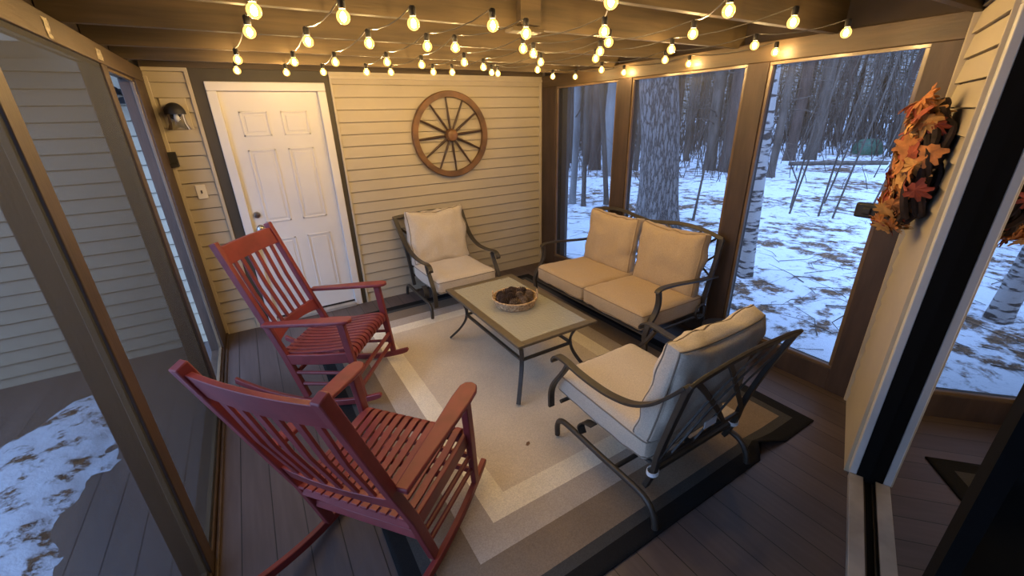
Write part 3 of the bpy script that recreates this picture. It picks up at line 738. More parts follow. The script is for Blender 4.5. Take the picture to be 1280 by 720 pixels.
# ------------------------------------------------------------------ coffee table
def coffee_table(loc):
    t = thing('coffee_table', 'rectangular bronze coffee table with a hammered glass top on the rug', 'coffee table', loc)
    hx, hy, z = 0.335, 0.590, 0.475
    mb = MB(); w = 0.058
    prof_z0, prof_z1 = z-0.022, z
    for (a, b, c, d) in ((-hx, -hx+w, -hy, hy), (hx-w, hx, -hy, hy), (-hx+w, hx-w, -hy, -hy+w), (-hx+w, hx-w, hy-w, hy)):
        mb.box(a, b, c, d, prof_z0, prof_z1)
    mb.build('rim', M['table_rim'], t, smooth=False, bevel=0.005)
    mb = MB(); mb.box(-hx+w-0.006, hx-w+0.006, -hy+w-0.006, hy-w+0.006, z-0.010, z-0.003); g = mb.build('glass_top', M['table_glass'], t, smooth=False); tag(g, 'hammered translucent glass')
    dg = lambda s1, s2, k: (s1*(hx-0.010-k*0.72), s2*(hy-0.030-k*0.80))
    prof = [(0.035,0.455),(0.105,0.400),(0.150,0.310),(0.140,0.215),(0.085,0.120),(0.020,0.045),(-0.010,0.013)]
    for s1 in (-1, 1):
        for s2 in (-1, 1):
            mb = MB(); side = Vector((-s2*0.8, s1*0.72, 0)).normalized()
            mb.strap(smooth_path([(*dg(s1,s2,k), zz) for k, zz in prof], 5), 0.030, 0.018, side); mb.build('leg', M['bronze'], t, bevel=0.003)
    zc = 0.262
    c = [dg(s1, s2, 0.148) for s1, s2 in ((-1,-1),(1,-1),(1,1),(-1,1))]
    for i in range(4):
        a, b = c[i], c[(i+1) % 4]
        mb = MB(); mb.bar((*a, zc), (*b, zc), 0.026, 0.016, (b[1]-a[1], a[0]-b[0], 0)); mb.build('stretcher', M['bronze'], t, bevel=0.003)
    mb = MB()
    mb.bar((-hx+w, 0, z-0.019), (hx-w, 0, z-0.019), 0.025, 0.012, (0,1,0))
    mb.build('glass_support', M['bronze'], t)
    return t
TX, TY = 1.555, 2.56
coffee_table((TX, TY, FZ))
TZ = FZ + 0.4725

# basket and pine cones
BX, BYY = 1.560, 2.555
bk = thing('basket', 'shallow round woven basket of pine cones with two loop handles on the coffee table', 'basket', (BX, BYY, TZ))
mb = MB(); R0 = 0.165
mb.lathe([(0.001,0.002),(R0*0.9,0.002),(R0*0.9,0.010),(0.001,0.010)], seg=40)
for k in range(6):
    rr = R0*0.90 + 0.020*k/5; zz = 0.007 + 0.0095*k
    mb.tube([((rr + 0.0025*math.sin(20*a + k*PI))*math.cos(a), (rr + 0.0025*math.sin(20*a + k*PI))*math.sin(a), zz) for a in [2*PI*i/120 for i in range(120)]], 0.0065, 6, closed=True)
mb.build('woven_bowl', M['basket'], bk)
mb = MB(); mb.tube([((R0+0.008)*math.cos(a), (R0+0.008)*math.sin(a), 0.064+0.001*math.sin(30*a)) for a in [2*PI*i/60 for i in range(60)]], 0.0075, 8, closed=True)
mb.build('rim', M['basket'], bk)
for ang in (150, -30):
    mb = MB(); a = math.radians(ang); c_ = Vector((math.cos(a), math.sin(a), 0)); p_ = Vector((-math.sin(a), math.cos(a), 0))
    mb.tube([c_*(R0+0.008) + p_*0.042*math.cos(q) + Vector((0,0,0.062 + 0.052*math.sin(q))) for q in [PI*i/14 for i in range(15)]], 0.0048, 6); mb.build('handle', M['basket'], bk)
def pine_cone(loc, rot, sc, pale):
    mb = MB(); L_ = 0.085
    prof = lambda u: 0.026*math.sin(PI*min(1, 0.12+u*0.88))**0.7
    mb.lathe([(0.001,0)] + [(prof(u)*0.55, L_*u) for u in (0.1,0.3,0.5,0.7,0.9)] + [(0.001,L_)], seg=8)
    for k in range(64):
        u = (k+0.5)/64; a = k*2.39996; r = prof(u)
        base = Vector((r*0.45*math.cos(a), r*0.45*math.sin(a), L_*u)); out = Vector((math.cos(a), math.sin(a), 0.75)).normalized()
        sd = Vector((-math.sin(a), math.cos(a), 0)); tip = base + out*(r*0.75+0.004); up = out.cross(sd)*-0.0016
        w = 0.0065*(0.6+0.6*math.sin(PI*u))
        mb.add([base - sd*w*0.5, base + sd*w*0.5, tip + sd*w, tip - sd*w, base - sd*w*0.5 + up, base + sd*w*0.5 + up, tip + sd*w*0.8 + up*2.2, tip - sd*w*0.8 + up*2.2],
               [(0,1,2,3),(7,6,5,4),(0,4,5,1),(1,5,6,2),(2,6,7,3),(3,7,4,0)])
    return mb
random.seed(11)
cone_meshes = [pine_cone(0,0,1,False).build('pine_cone', M[k], smooth=False) for k in ('cone','cone_pale')]
spots = [(-0.105,-0.045,0),(-0.055,-0.100,1),(0.010,-0.112,1),(0.070,-0.085,1),(0.108,-0.025,1),(-0.11,0.03,0),(-0.075,0.09,0),(-0.01,0.115,0),(0.06,0.095,0),(0.105,0.045,0),(-0.05,-0.03,0),(0.015,-0.045,1),(0.06,0.015,0),(-0.02,0.04,0),(0.02,0.065,0)]
for k, (x, y, pale) in enumerate(spots):
    o = cone_meshes[pale] if (k == 0 or (pale and k == 1)) else cone_meshes[pale].copy()
    if o.name not in COL.objects: COL.objects.link(o)
    up = 0.058 if k < 10 else 0.082
    a = random.uniform(0, 2*PI); s_ = random.uniform(1.0, 1.2)
    d_ = Vector((math.cos(a), math.sin(a), random.uniform(-0.1,0.35))).normalized()
    o.rotation_mode = 'QUATERNION'; o.rotation_quaternion = d_.to_track_quat('Z', 'Y')
    o.scale = (s_, s_, s_); o.location = Vector((BX+x, BYY+y, TZ+up)) - d_*0.042*s_
    tag(o, 'brown pine cone lying in the heap inside the woven basket', 'pine cone', 'pine cones in the basket')

# ------------------------------------------------------------------ rocking chairs (front = +Y)
def rocking_chair(label, loc, rz):
    t = thing('rocking_chair', label, 'rocking chair', loc, rz)
    red = M['rocker_red']
    rk = lambda y: ((y-0.02)**2)/(2*1.15)
    for s in (-1, 1):
        # runner
        mb = MB(); n = 26; ys_ = [-0.60 + 1.02*i/n for i in range(n+1)]
        out = [(y, rk(y)) for y in ys_] + [(y, rk(y)+0.042) for y in ys_[::-1]]
        top = out[n]; out[n:n+2] = [(ys_[-1], rk(ys_[-1])+0.004), (ys_[-1]+0.014, rk(ys_[-1])+0.020), (ys_[-1]+0.004, rk(ys_[-1])+0.040)]
        mb.prism(out, -0.014, 0.014, Matrix(((0,0,1,s*0.303),(1,0,0,0),(0,1,0,0),(0,0,0,1)))); mb.build('rocker_runner', red, t, bevel=0.004)
        # front leg
        mb = MB(); mb.strap([(s*0.303,0.305,0.070),(s*0.308,0.275,0.36),(s*0.312,0.245,0.652)], 0.036, 0.046, (1,0,0), scales=[0.85,1,1.05]); mb.build('front_leg', red, t, bevel=0.005)
        # back post, one straight length from runner to crest
        mb = MB(); mb.strap([(s*0.285,-0.112,0.055),(s*0.280,-0.205,0.38),(s*0.272,-0.300,0.64),(s*0.269,-0.487,1.165)], 0.036, 0.046, (1,0,0)); mb.build('back_post', red, t, bevel=0.005)
        # paddle arm
        out = [(-0.030,-0.285),(0.026,-0.285),(0.034,-0.10),(0.046,0.08),(0.052,0.20),(0.050,0.275),(0.036,0.312),(0.006,0.325),(-0.024,0.315),(-0.040,0.285),(-0.044,0.20),(-0.040,0.08),(-0.034,-0.10)]
        tilt = math.atan2(0.666-0.622, 0.57)
        mb = MB(); mb.prism([(s*a, b) for a, b in (out if s > 0 else out[::-1])], -0.012, 0.012, Matrix.Translation((s*0.312, 0, 0.6455)) @ Matrix.Rotation(tilt, 4, 'X')); mb.build('arm', red, t, bevel=0.006)
        # seat side rail, and side stretchers
        mb = MB(); mb.strap([(s*0.292,0.262,0.385),(s*0.288,0.05,0.362),(s*0.284,-0.205,0.352)], 0.024, 0.075, (1,0,0)); mb.build('seat_rail', red, t, bevel=0.004)
        for zz in (0.165, 0.255):
            mb = MB(); yb = -0.112 - 0.093*(zz-0.055)/0.325
            mb.tube([(s*0.300,0.295-0.03*zz,zz+0.01),(s*0.284,yb,zz-0.005)], 0.0125, 8); mb.build('stretcher', red, t)
    for zz in (0.150, 0.245):
        mb = MB(); mb.bar((-0.300,0.292,zz), (0.300,0.292,zz), 0.030, 0.018, (0,0,1)); mb.build('stretcher', red, t, bevel=0.004)
    mb = MB(); mb.bar((-0.282,-0.165,0.235), (0.282,-0.165,0.235), 0.036, 0.018, (0,0.3,1)); mb.build('stretcher', red, t, bevel=0.004)
    # seat of narrow slats rolled over the front rail
    mb = MB(); ns = 12
    prof = [(0.283,0.372),(0.285,0.400),(0.272,0.426),(0.245,0.436),(0.19,0.430),(0.10,0.414),(0.0,0.400),(-0.10,0.392),(-0.19,0.392),(-0.235,0.398)]
    for i in range(ns):
        x = -0.258 + 0.516*i/(ns-1)
        mb.strap(smooth_path([(x*(1 if y > 0 else 0.97), y, z) for y, z in prof], 3), 0.034, 0.012, (1,0,0))
    mb.build('seat', red, t, bevel=0.002)
    mb = MB(); mb.bar((-0.292,0.262,0.388), (0.292,0.262,0.388), 0.06, 0.024, (0,0,1)); mb.bar((-0.27,-0.205,0.365), (0.27,-0.205,0.365), 0.06, 0.022, (0,0.3,1)); mb.bar((-0.285,0.03,0.378),(0.285,0.03,0.378),0.022,0.022,(0,0,1))
    mb.build('seat_frame', red, t, bevel=0.003)
    # back: crest, lower rail, slats
    by = lambda z: -0.300 - 0.187*(z-0.64)/0.525
    def rail(name, z0, z1, arch, th, dip):
        mb = MB(); n = 14; o1 = []; o2 = []
        for i in range(n+1):
            u = -1+2*i/n; zt = z1 + arch*(1-u*u); zb = z0 + dip*(1-u*u)
            yc = -dip*0 - 0.018*(1-u*u)
            o1.append((u*0.262, by(zb)+yc, zb)); o2.append((u*0.262, by(zt)+yc, zt))
        vs = []
        for p in o1 + o2: vs.append((p[0], p[1]-th/2, p[2]))
        for p in o1 + o2: vs.append((p[0], p[1]+th/2, p[2]))
        k = n+1; fs = []
        for i in range(n):
            fs += [(i, i+1, k+i+1, k+i), (2*k+i+1, 2*k+i, 3*k+i, 3*k+i+1), (i+1, i, 2*k+i, 2*k+i+1), (k+i, k+i+1, 3*k+i+1, 3*k+i)]
        fs += [(0, k, 3*k, 2*k), (n, 2*k+n, 3*k+n, k+n)]
        mb.add(vs, fs); return mb.build(name, red, t, bevel=0.003)
    rail('crest_rail', 1.020, 1.132, 0.0, 0.024, 0.0)
    rail('lower_back_rail', 0.475, 0.560, 0.0, 0.024, 0.028)
    for i in range(6):
        u = -0.715 + 1.43*i/5; x = u*0.262; yc = -0.018*(1-u*u)
        mb = MB(); mb.strap([(x*0.96, by(0.545)+yc, 0.545), (x, by(0.80)+yc-0.012, 0.80), (x*1.02, by(1.03)+yc, 1.03)], 0.030, 0.012, (1,0,0)); mb.build('back_slat', red, t, bevel=0.002)
    return t
rocking_chair('barn-red wooden rocking chair in front of the white door', (0.269, 3.009, FZ), math.radians(-125.8))
rocking_chair('barn-red wooden rocking chair in the foreground, its back turned to us', (0.232, 1.57, FZ), math.radians(-50.6))

# ------------------------------------------------------------------ string lights
STR = [
 ('leftmost of the bulb strings, hanging over the red rocking chairs', [(0.13,1.80),(0.126,2.20),(0.088,3.13),(0.085,3.74)]),
 ('second bulb string from the left, in front of the white door', [(0.405,1.78),(0.362,2.35),(0.384,3.14),(0.398,3.80)]),
 ('third bulb string from the left, ending at the right side of the white door', [(0.666,1.79),(0.625,2.30),(0.611,3.08),(0.637,3.70)]),
 ('fourth bulb string from the left, between door and wagon wheel', [(0.966,1.70),(0.914,2.29),(0.907,2.98),(0.933,3.615)]),
 ('fifth bulb string from the left, hanging over the cream chair by the siding', [(1.189,1.795),(1.063,2.276),(1.166,3.053),(1.112,3.585)]),
 ('sixth bulb string from the left, above the left edge of the wagon wheel', [(1.135,1.207),(1.492,1.62),(1.429,2.188),(1.385,2.841),(1.421,3.482)]),
 ('seventh bulb string from the left, above the middle of the wagon wheel', [(1.726,1.837),(1.591,2.327),(1.646,3.06),(1.574,3.46)]),
 ('fifth bulb string from the right, above the right edge of the wagon wheel', [(1.641,1.121),(1.942,1.497),(1.921,2.113),(1.884,2.665),(1.903,3.397)]),
 ('fourth bulb string from the right, above the wheel and the coffee table', [(2.116,1.134),(2.277,1.893),(2.132,2.384),(2.162,3.102),(1.999,3.462)]),
 ('third bulb string from the right, hanging over the tan loveseat', [(2.665,1.162),(2.629,1.60),(2.682,2.274),(2.705,2.946),(2.672,3.581)]),
 ('rightmost bulb string, running along the top of the screened windows', [(3.067,1.719),(3.085,2.383),(3.085,3.066),(2.919,3.547)]),
]
def bulb_meshes():
    g = MB(); g.lathe([(0.0005,-0.0245)] + [(0.0235*math.sin(PI*k/12), -0.0235*math.cos(PI*k/12)-0.001) for k in range(1,11)] + [(0.0115,0.0235),(0.0110,0.030)], seg=16)
    f = MB(); f.lathe([(0.0005,-0.0165),(0.0075,-0.012),(0.0105,-0.003),(0.0085,0.008),(0.0005,0.016)], seg=6)
    s = MB(); s.lathe([(0.0125,0.024),(0.0135,0.030),(0.0135,0.052),(0.0095,0.058),(0.0005,0.060)], seg=12)
    return g, f, s
g_, f_, s_ = bulb_meshes()
proto = None
BZ = 2.19
for lab, pts in STR:
    t = thing('string_lights', lab, 'string lights', (pts[0][0], pts[0][1], BZ+0.06), 0, 'bulb strings under the ceiling joists')
    off = Vector((pts[0][0], pts[0][1], BZ+0.06))
    path = []
    for i, (x, y) in enumerate(pts):
        path.append(Vector((x, y, BZ+0.058)) - off)
        if i < len(pts)-1:
            x2, y2 = pts[i+1]
            for q in (0.25, 0.5, 0.75): path.append(Vector((x+(x2-x)*q, y+(y2-y)*q, BZ+0.058 - 0.10*q*(1-q))) - off)
    path.append(path[-1] + Vector((0.01, 0.12, 0.004)))
    mb = MB(); mb.tube(path, 0.0028, 6); mb.build('wire', M['wire'], t)
    for i, (x, y) in enumerate(pts):
        if proto is None:
            bo = g_.build('bulb', M['bulb_glass'], t); fo = f_.build('filament', M['filament'], bo, smooth=True, angle=180); so_ = s_.build('socket', M['black'], bo)
            proto = bo
        else:
            bo = proto.copy(); COL.objects.link(bo); bo.parent = t
            for ch in [c for c in bpy.data.objects if c.parent == proto]:
                c2 = ch.copy(); COL.objects.link(c2); c2.parent = bo
        bo.location = Vector((x, y, BZ)) - off

# ------------------------------------------------------------------ wagon wheel on the wall
wh = thing('wagon_wheel', 'decorative wooden wagon wheel with dark spokes hung on the tan siding', 'wagon wheel', (1.935, BY-0.048, 1.68))
RM = Matrix.Rotation(PI/2, 4, 'X')
mb = MB(); ro, ri = 0.432, 0.372
mb.lathe([(ri,-0.020),(ri,0.020),(ro-0.006,0.024),(ro,0.018),(ro,-0.018),(ro-0.006,-0.024),(ri,-0.020)], seg=72, M=RM, caps=False); mb.build('rim', M['wheel_wood'], wh)
mb = MB(); mb.lathe([(0.001,0.066),(0.030,0.064),(0.055,0.050),(0.066,0.020),(0.066,-0.024),(0.001,-0.024)], seg=28, M=RM); mb.build('hub', M['wheel_wood'], wh)
for k in range(12):
    a = 2*PI*k/12 + 0.09
    mb = MB(); c_ = Vector((math.cos(a), 0, math.sin(a)))
    mb.tube([c_*0.060, c_*0.13, c_*0.25, c_*0.376], 0.0115, 8, scales=[0.85,1.15,1.0,0.8]); mb.build('spoke', M['wheel_dark'], wh)

# ------------------------------------------------------------------ small things on the walls
lt = thing('wall_lantern', 'small black-topped wall light with clear glass shade left of the white door', 'wall light', (-0.385, BY, 1.93))
mb = MB(); mb.box(-0.085, 0.085, -0.022, -0.012, -0.11, 0.12); mb.build('mounting_block', M['siding_trim'], lt, smooth=False, bevel=0.004)
mb = MB(); mb.lathe([(0.001,0.030),(0.040,0.026),(0.055,0.012),(0.055,0.0)], (-0.02,-0.020,0.02), 20, RM); mb.box(-0.035,-0.005,-0.11,-0.03,0.025,0.045); mb.build('bracket', M['black'], lt)
mb = MB(); mb.lathe([(0.070,0.0)] + [(0.070*math.cos(q), 0.085*math.sin(q)) for q in [PI/2*i/7 for i in range(1,7)]] + [(0.001,0.085)], (0.0,-0.095,0.0), 24); mb.build('dome_cap', M['black'], lt)
mb = MB(); mb.lathe([(0.060,0.0),(0.058,-0.03),(0.062,-0.07),(0.078,-0.105),(0.080,-0.112)], (0.0,-0.095,0.0), 24, caps=False); mb.build('glass_shade', M['lamp_glass'], lt)
mb = MB(); mb.lathe([(0.001,-0.055),(0.014,-0.045),(0.020,-0.025),(0.012,0.0)], (0.0,-0.095,0.0), 14); mb.build('lamp_bulb', M['white_cloth'], lt)

sw = thing('light_switch', 'ivory light switch plate on the siding left of the white door', 'switch', (-0.375, BY-0.014, 1.325))
mb = MB(); mb.box(-0.036, 0.036, -0.010, 0, -0.058, 0.058); mb.build('plate', M['ivory'], sw, smooth=False, bevel=0.003)
mb = MB(); mb.box(-0.006, 0.006, -0.016, -0.010, -0.012, 0.014); mb.build('toggle', M['gasket'], sw, smooth=False, bevel=0.002)

br = thing('metal_bracket', 'small black bracket on the corner strip below the wall light', 'bracket', (-0.495, BY-0.028, 1.60))
mb = MB(); mb.box(-0.030, 0.030, -0.026, 0.0, -0.060, 0.055); mb.build('plate', M['black'], br, smooth=False, bevel=0.004)
mb = MB(); mb.box(-0.030, 0.030, -0.050, -0.024, -0.060, -0.030); mb.build('lip', M['black'], br, smooth=False, bevel=0.004)

lk = thing('latch_block', 'dark block on the window post below the leaf wreath', 'latch', (RX, 1.0, 1.27))
mb = MB(); mb.box(-0.035, 0.0, -0.045, 0.075, -0.045, 0.045); mb.build('block', M['black'], lk, smooth=False, bevel=0.012)
mb = MB(); mb.box(-0.050, -0.034, -0.01, 0.03, -0.02, 0.02); mb.build('knob', M['black'], lk, smooth=False, bevel=0.006)

for (y, lab, w_) in ((2.42, 'crumpled silvery label stuck on the left beam nearest the camera', 0.055), (3.16, 'larger pale label on the left beam above the second post', 0.10)):
    mb = MB(); n = 7
    vs = [(LX+0.004+0.006*noise.noise(Vector((i*1.7,j*1.3,y))), y+w_*(i/n-0.5), 2.195+(0.07 if w_ < 0.08 else 0.05)*(j/n-0.5)) for i in range(n+1) for j in range(n+1)]
    mb.add(vs, [(i*(n+1)+j, (i+1)*(n+1)+j, (i+1)*(n+1)+j+1, i*(n+1)+j+1) for i in range(n) for j in range(n)])
    o = mb.build('sticker', M['sticker']); q = o.modifiers.new('t', 'SOLIDIFY'); q.thickness = 0.002; q.offset = -1
    tag(o, lab, 'sticker')
ol = thing('outdoor_lamp', 'dark outdoor lamp with chrome rim outside the narrow bay beside the corner post', 'outdoor light', (-0.72, BY, 2.06))
mb = MB(); mb.box(-0.05, 0.05, -0.05, -0.02, -0.05, 0.05); mb.box(-0.015, 0.015, -0.12, -0.05, -0.012, 0.012); mb.build('mount', M['black'], ol, smooth=False)
mb = MB(); mb.lathe([(0.02,0.07),(0.05,0.05),(0.075,0.0),(0.07,0.0),(0.045,0.045)], (0.0,-0.15,0.0), 20, caps=False); mb.build('hood', M['black'], ol)
mb = MB(); mb.lathe([(0.078,0.004),(0.080,-0.004),(0.072,-0.006),(0.001,-0.030)], (0.0,-0.15,0.0), 20); mb.build('rim', M['brass'], ol)
# fallen leaf on the rug
mb = MB(); mb.prism([(0.018*math.cos(a)*(1+0.12*math.cos(5*a)), 0.010*math.sin(a)*(1+0.12*math.cos(5*a))) for a in [2*PI*i/30 for i in range(30)]], 0, 0.002)
o = mb.build('fallen_leaf', M['dead_leaf'], smooth=False, loc=(1.08, 1.66, FZ+0.001), rot=(0.0,0,0.6)); tag(o, 'tiny dry brown leaf lying on the beige field of the rug', 'leaf')

# ------------------------------------------------------------------ wreath
random.seed(21)
wt_ = thing('leaf_wreath', 'autumn wreath of orange and gold maple leaves on dark vine beside the glass door', 'wreath', house(2.88, F, 1.575), 0)
wm = MW.to_3x3().to_4x4()
RW = 0.205
mb = MB()
for k in range(16):
    ph = random.uniform(0, 2*PI); r1 = RW + random.uniform(-0.06, 0.06); nn = random.uniform(-0.115, -0.045)
    pts = []
    for i in range(48):
        a = 2*PI*i/48
        pts.append(wm @ Vector(((r1 + 0.022*math.sin(5*a+ph))*math.cos(a), nn + 0.022*math.cos(4*a+ph*2), (r1 + 0.022*math.sin(5*a+ph))*math.sin(a)*1.08)))
    mb.tube(pts, random.uniform(0.010, 0.017), 6, closed=True)
mb.build('grapevine_ring', M['twig'], wt_)
def maple(mb, c, nrm, up, sz, curl):
    nrm = nrm.normalized(); up = (up - nrm*up.dot(nrm)).normalized(); sx = up.cross(nrm)
    tips = [(-90,0.42),(-66,0.50),(-44,0.42),(-24,0.76),(-8,0.80),(6,0.54),(22,0.60),(36,0.54),(46,0.88),(58,0.86),(72,0.56),(84,0.95),(90,1.0)]
    half = tips + [(180-a, r) for a, r in tips[::-1][1:]]
    top = []; bot = []
    for a, r in half[:-1]:
        q = math.radians(a); x, y = r*math.cos(q)*sz, r*math.sin(q)*sz
        d = curl*r*r*sz
        top.append(c + sx*x + up*y - nrm*d); bot.append(c + sx*x + up*y - nrm*(d+0.0015))
    n = len(top); o = [c] + top + [c - nrm*0.0015] + bot
    fs = [(0, 1+i, 1+(i+1) % n) for i in range(n)] + [(n+1, n+2+(i+1) % n, n+2+i) for i in range(n)] + [(1+i, n+2+i, n+2+(i+1) % n, 1+(i+1) % n) for i in range(n)]
    mb.add(o, fs)
lf = {k: MB() for k in ('leaf_orange', 'leaf_red', 'leaf_gold')}
for k in range(210):
    a = random.uniform(0, 2*PI); rr = RW + random.uniform(-0.085, 0.095); nn = random.uniform(-0.175, -0.085)
    c_ = wm @ Vector((rr*math.cos(a), nn, rr*math.sin(a)*1.08))
    nr = wm @ Vector((math.cos(a)*random.uniform(-0.3,0.9), -1, math.sin(a)*random.uniform(-0.3,0.9) + random.uniform(-0.3,0.3)))
    if rr > RW + 0.02 and random.random() < 0.6: nr = wm @ Vector((math.cos(a), -0.35, math.sin(a)*0.6))
    up = wm @ Vector((random.uniform(-1,1), random.uniform(-0.4,0.2), random.uniform(-1,1)))
    maple(lf[random.choices(('leaf_orange','leaf_red','leaf_gold'), (6,2,5))[0]], c_, nr, up, random.uniform(0.042, 0.072), random.uniform(-0.2, 0.9))
for k, nm in (('leaf_orange','orange_leaves'), ('leaf_red','red_leaves'), ('leaf_gold','gold_leaves')):
    lf[k].build(nm, M[k], wt_, smooth=False)

# low round stand half hidden behind the near armchair
stt = thing('plant_stand', 'low round black metal stand half hidden between loveseat and near armchair', 'stand', (2.90, 1.62, 0))
mb = MB(); mb.lathe([(0.001,0.262),(0.150,0.262),(0.160,0.268),(0.160,0.282),(0.150,0.286),(0.001,0.280)], seg=32); mb.build('top', M['black'], stt)
for k in range(3):
    a = 2*PI*k/3 + 0.4; c_ = Vector((math.cos(a), math.sin(a), 0))
    mb = MB(); mb.tube(smooth_path([c_*0.13+Vector((0,0,0.268)), c_*0.10+Vector((0,0,0.15)), c_*0.15+Vector((0,0,0.008))], 5), 0.008, 8); mb.build('leg', M['black'], stt)

# ------------------------------------------------------------------ trees outside
def trunk_mesh(h, r0, r1, seed, flare=0.35, rough=0.06, seg=12, rings=22, lean=(0,0), sway=0.25):
    mb = MB(); vs = []
    for i in range(rings+1):
        u = (i/rings)**1.5; z = h*u - 0.15*(1-u)
        r = r0 + (r1-r0)*u + r0*flare*math.exp(-max(0, z)/(r0*1.6))
        ox = lean[0]*z + sway*r0*4*noise.noise(Vector((z*0.25, seed, 0))); oy = lean[1]*z + sway*r0*4*noise.noise(Vector((z*0.25, seed, 7)))
        for q in range(seg):
            a = 2*PI*q/seg; k = 1 + rough*noise.noise(Vector((math.cos(a)*2, math.sin(a)*2, z*1.5+seed))) + 0.10*math.exp(-max(0,z)/(r0*1.2))*math.cos(5*a+seed)
            vs.append((ox + r*k*math.cos(a), oy + r*k*math.sin(a), z))
    fs = [(i*seg+q, i*seg+(q+1) % seg, (i+1)*seg+(q+1) % seg, (i+1)*seg+q) for i in range(rings) for q in range(seg)]
    mb.add(vs, fs); return mb
def branches_mesh(h, r0, seed, n, z0=1.2, z1=None, ln=1.3, droop=0.1, lean=(0,0), thick=0.014, sub=2):
    rnd = random.Random(seed); mb = MB(); z1 = z1 or h*0.9
    for k in range(n):
        z = rnd.uniform(z0, z1); a = rnd.uniform(0, 2*PI); L_ = ln*rnd.uniform(0.5, 1.2)
        d = Vector((math.cos(a), math.sin(a), rnd.uniform(-droop, 0.45))); p = Vector((lean[0]*z, lean[1]*z, z)) + Vector((math.cos(a), math.sin(a), 0))*r0*0.4; pts = [p]
        for i in range(4):
            d = (d + Vector((rnd.uniform(-.3,.3), rnd.uniform(-.3,.3), rnd.uniform(-.25,.25)))).normalized(); pts.append(pts[-1] + d*L_/4)
        mb.tube(pts, thick*rnd.uniform(0.7,1.3), 5, scales=[1,0.8,0.6,0.4,0.15])
        for w in range(sub):
            i = rnd.randint(1,3); d2 = (d + Vector((rnd.uniform(-1,1), rnd.uniform(-1,1), rnd.uniform(-.5,.7)))).normalized(); L2 = L_*rnd.uniform(0.25,0.5)
            mb.tube([pts[i], pts[i]+d2*L2*0.5+Vector((0,0,0.02)), pts[i]+d2*L2], thick*0.4, 4, scales=[1,0.7,0.2])
    return mb
def make_tree(name, label, loc, h, r0, r1, bark, seed, nb=0, lean=(0,0), group=None, flare=0.35, rough=0.06, seg=12, rings=22, bl=1.3, bz=1.2, bt=0.014, cat='tree', sway=0.25):
    t = thing(name, label, cat, loc, 0, group)
    trunk_mesh(h, r0, r1, seed, flare, rough, seg, rings, lean, sway).build('trunk', bark, t, angle=180)
    if nb: branches_mesh(h, r0, seed, nb, z0=bz, z1=min(h*0.9, 9), lean=lean, ln=bl, thick=bt).build('branches', M['bark'], t, angle=180)
    return t
G = lambda x, y: (x, y, gz(x, y))
make_tree('pine_tree', 'massive grey pine trunk with plated bark filling the middle window', G(6.92,5.62), 14, 0.345, 0.30, M['pine'], 1, 0, flare=0.36, rough=0.08, seg=28, rings=40, lean=(-0.10,0.062), sway=0.05)
make_tree('birch_tree', 'white birch trunk just outside the post between middle and right windows', G(5.60,2.98), 11, 0.098, 0.082, M['birch'], 2, 5, flare=0.2, bz=3, lean=(-0.055,0.034), sway=0.15)
make_tree('leaning_tree', 'thin dark trunk leaning left across the left window', G(7.6,7.85), 9, 0.065, 0.04, M['bark'], 3, 4, lean=(-0.10,0.055), bz=3.2, sway=0.3)
make_tree('slim_tree', 'straight slim trunk in the middle of the left window, nearest of its pair', G(7.0,8.04), 10, 0.058, 0.045, M['bark'], 4, 6, bz=2.5)
make_tree('slim_tree', 'mottled grey trunk at the left of the left window behind the siding corner', G(7.02,8.5), 10, 0.085, 0.06, M['bark_pale'], 5, 9, bz=1.5, bl=0.9)
make_tree('dark_tree', 'dark thin trunk farthest left in the left window', G(11.84,14.8), 12, 0.13, 0.10, M['bark'], 6, 7, bz=2)
make_tree('brown_tree', 'broad brown trunk behind the leaning one in the left window', G(12.15,13.35), 14, 0.21, 0.18, M['bark_brown'], 7, 3, bz=4)
make_tree('pale_tree', 'wide pale blue-grey trunk along the right edge of the left window', G(11.6,11.82), 14, 0.24, 0.20, M['bark_pale'], 8, 0)
make_tree('dark_tree', 'dark trunk right of the massive pine in the middle window', G(15.3,10.3), 14, 0.20, 0.16, M['bark'], 9, 14, bz=1.5, bl=2.2, bt=0.025)
make_tree('brown_tree', 'thickest dark brown trunk in the right half of the middle window', G(15.6,9.66), 15, 0.34, 0.29, M['bark_brown'], 10, 8, bz=2.5, bl=2.5, bt=0.03)
make_tree('broken_sapling', 'short leaning broken sapling in the snow right of the massive pine', G(7.86,5.49), 1.35, 0.028, 0.018, M['bark'], 11, 6, lean=(0.16,0.02), bz=0.7, bl=0.5, bt=0.007, cat='sapling')
make_tree('slim_tree', 'slim grey trunk directly right of the white birch', G(15.2,7.9), 12, 0.115, 0.08, M['bark'], 12, 8, bz=1.5, bl=1.6)
make_tree('brown_tree', 'brown trunk left of centre in the right window, standing at the snow edge', G(20.5,10.0), 14, 0.20, 0.16, M['bark_brown'], 13, 8, bz=2, bl=2, sway=0.1)
make_tree('grey_tree', 'stout grey trunk in the right window, right of the brown trunk', G(21.4,9.6), 14, 0.22, 0.18, M['bark'], 14, 8, bz=2, bl=2.4)
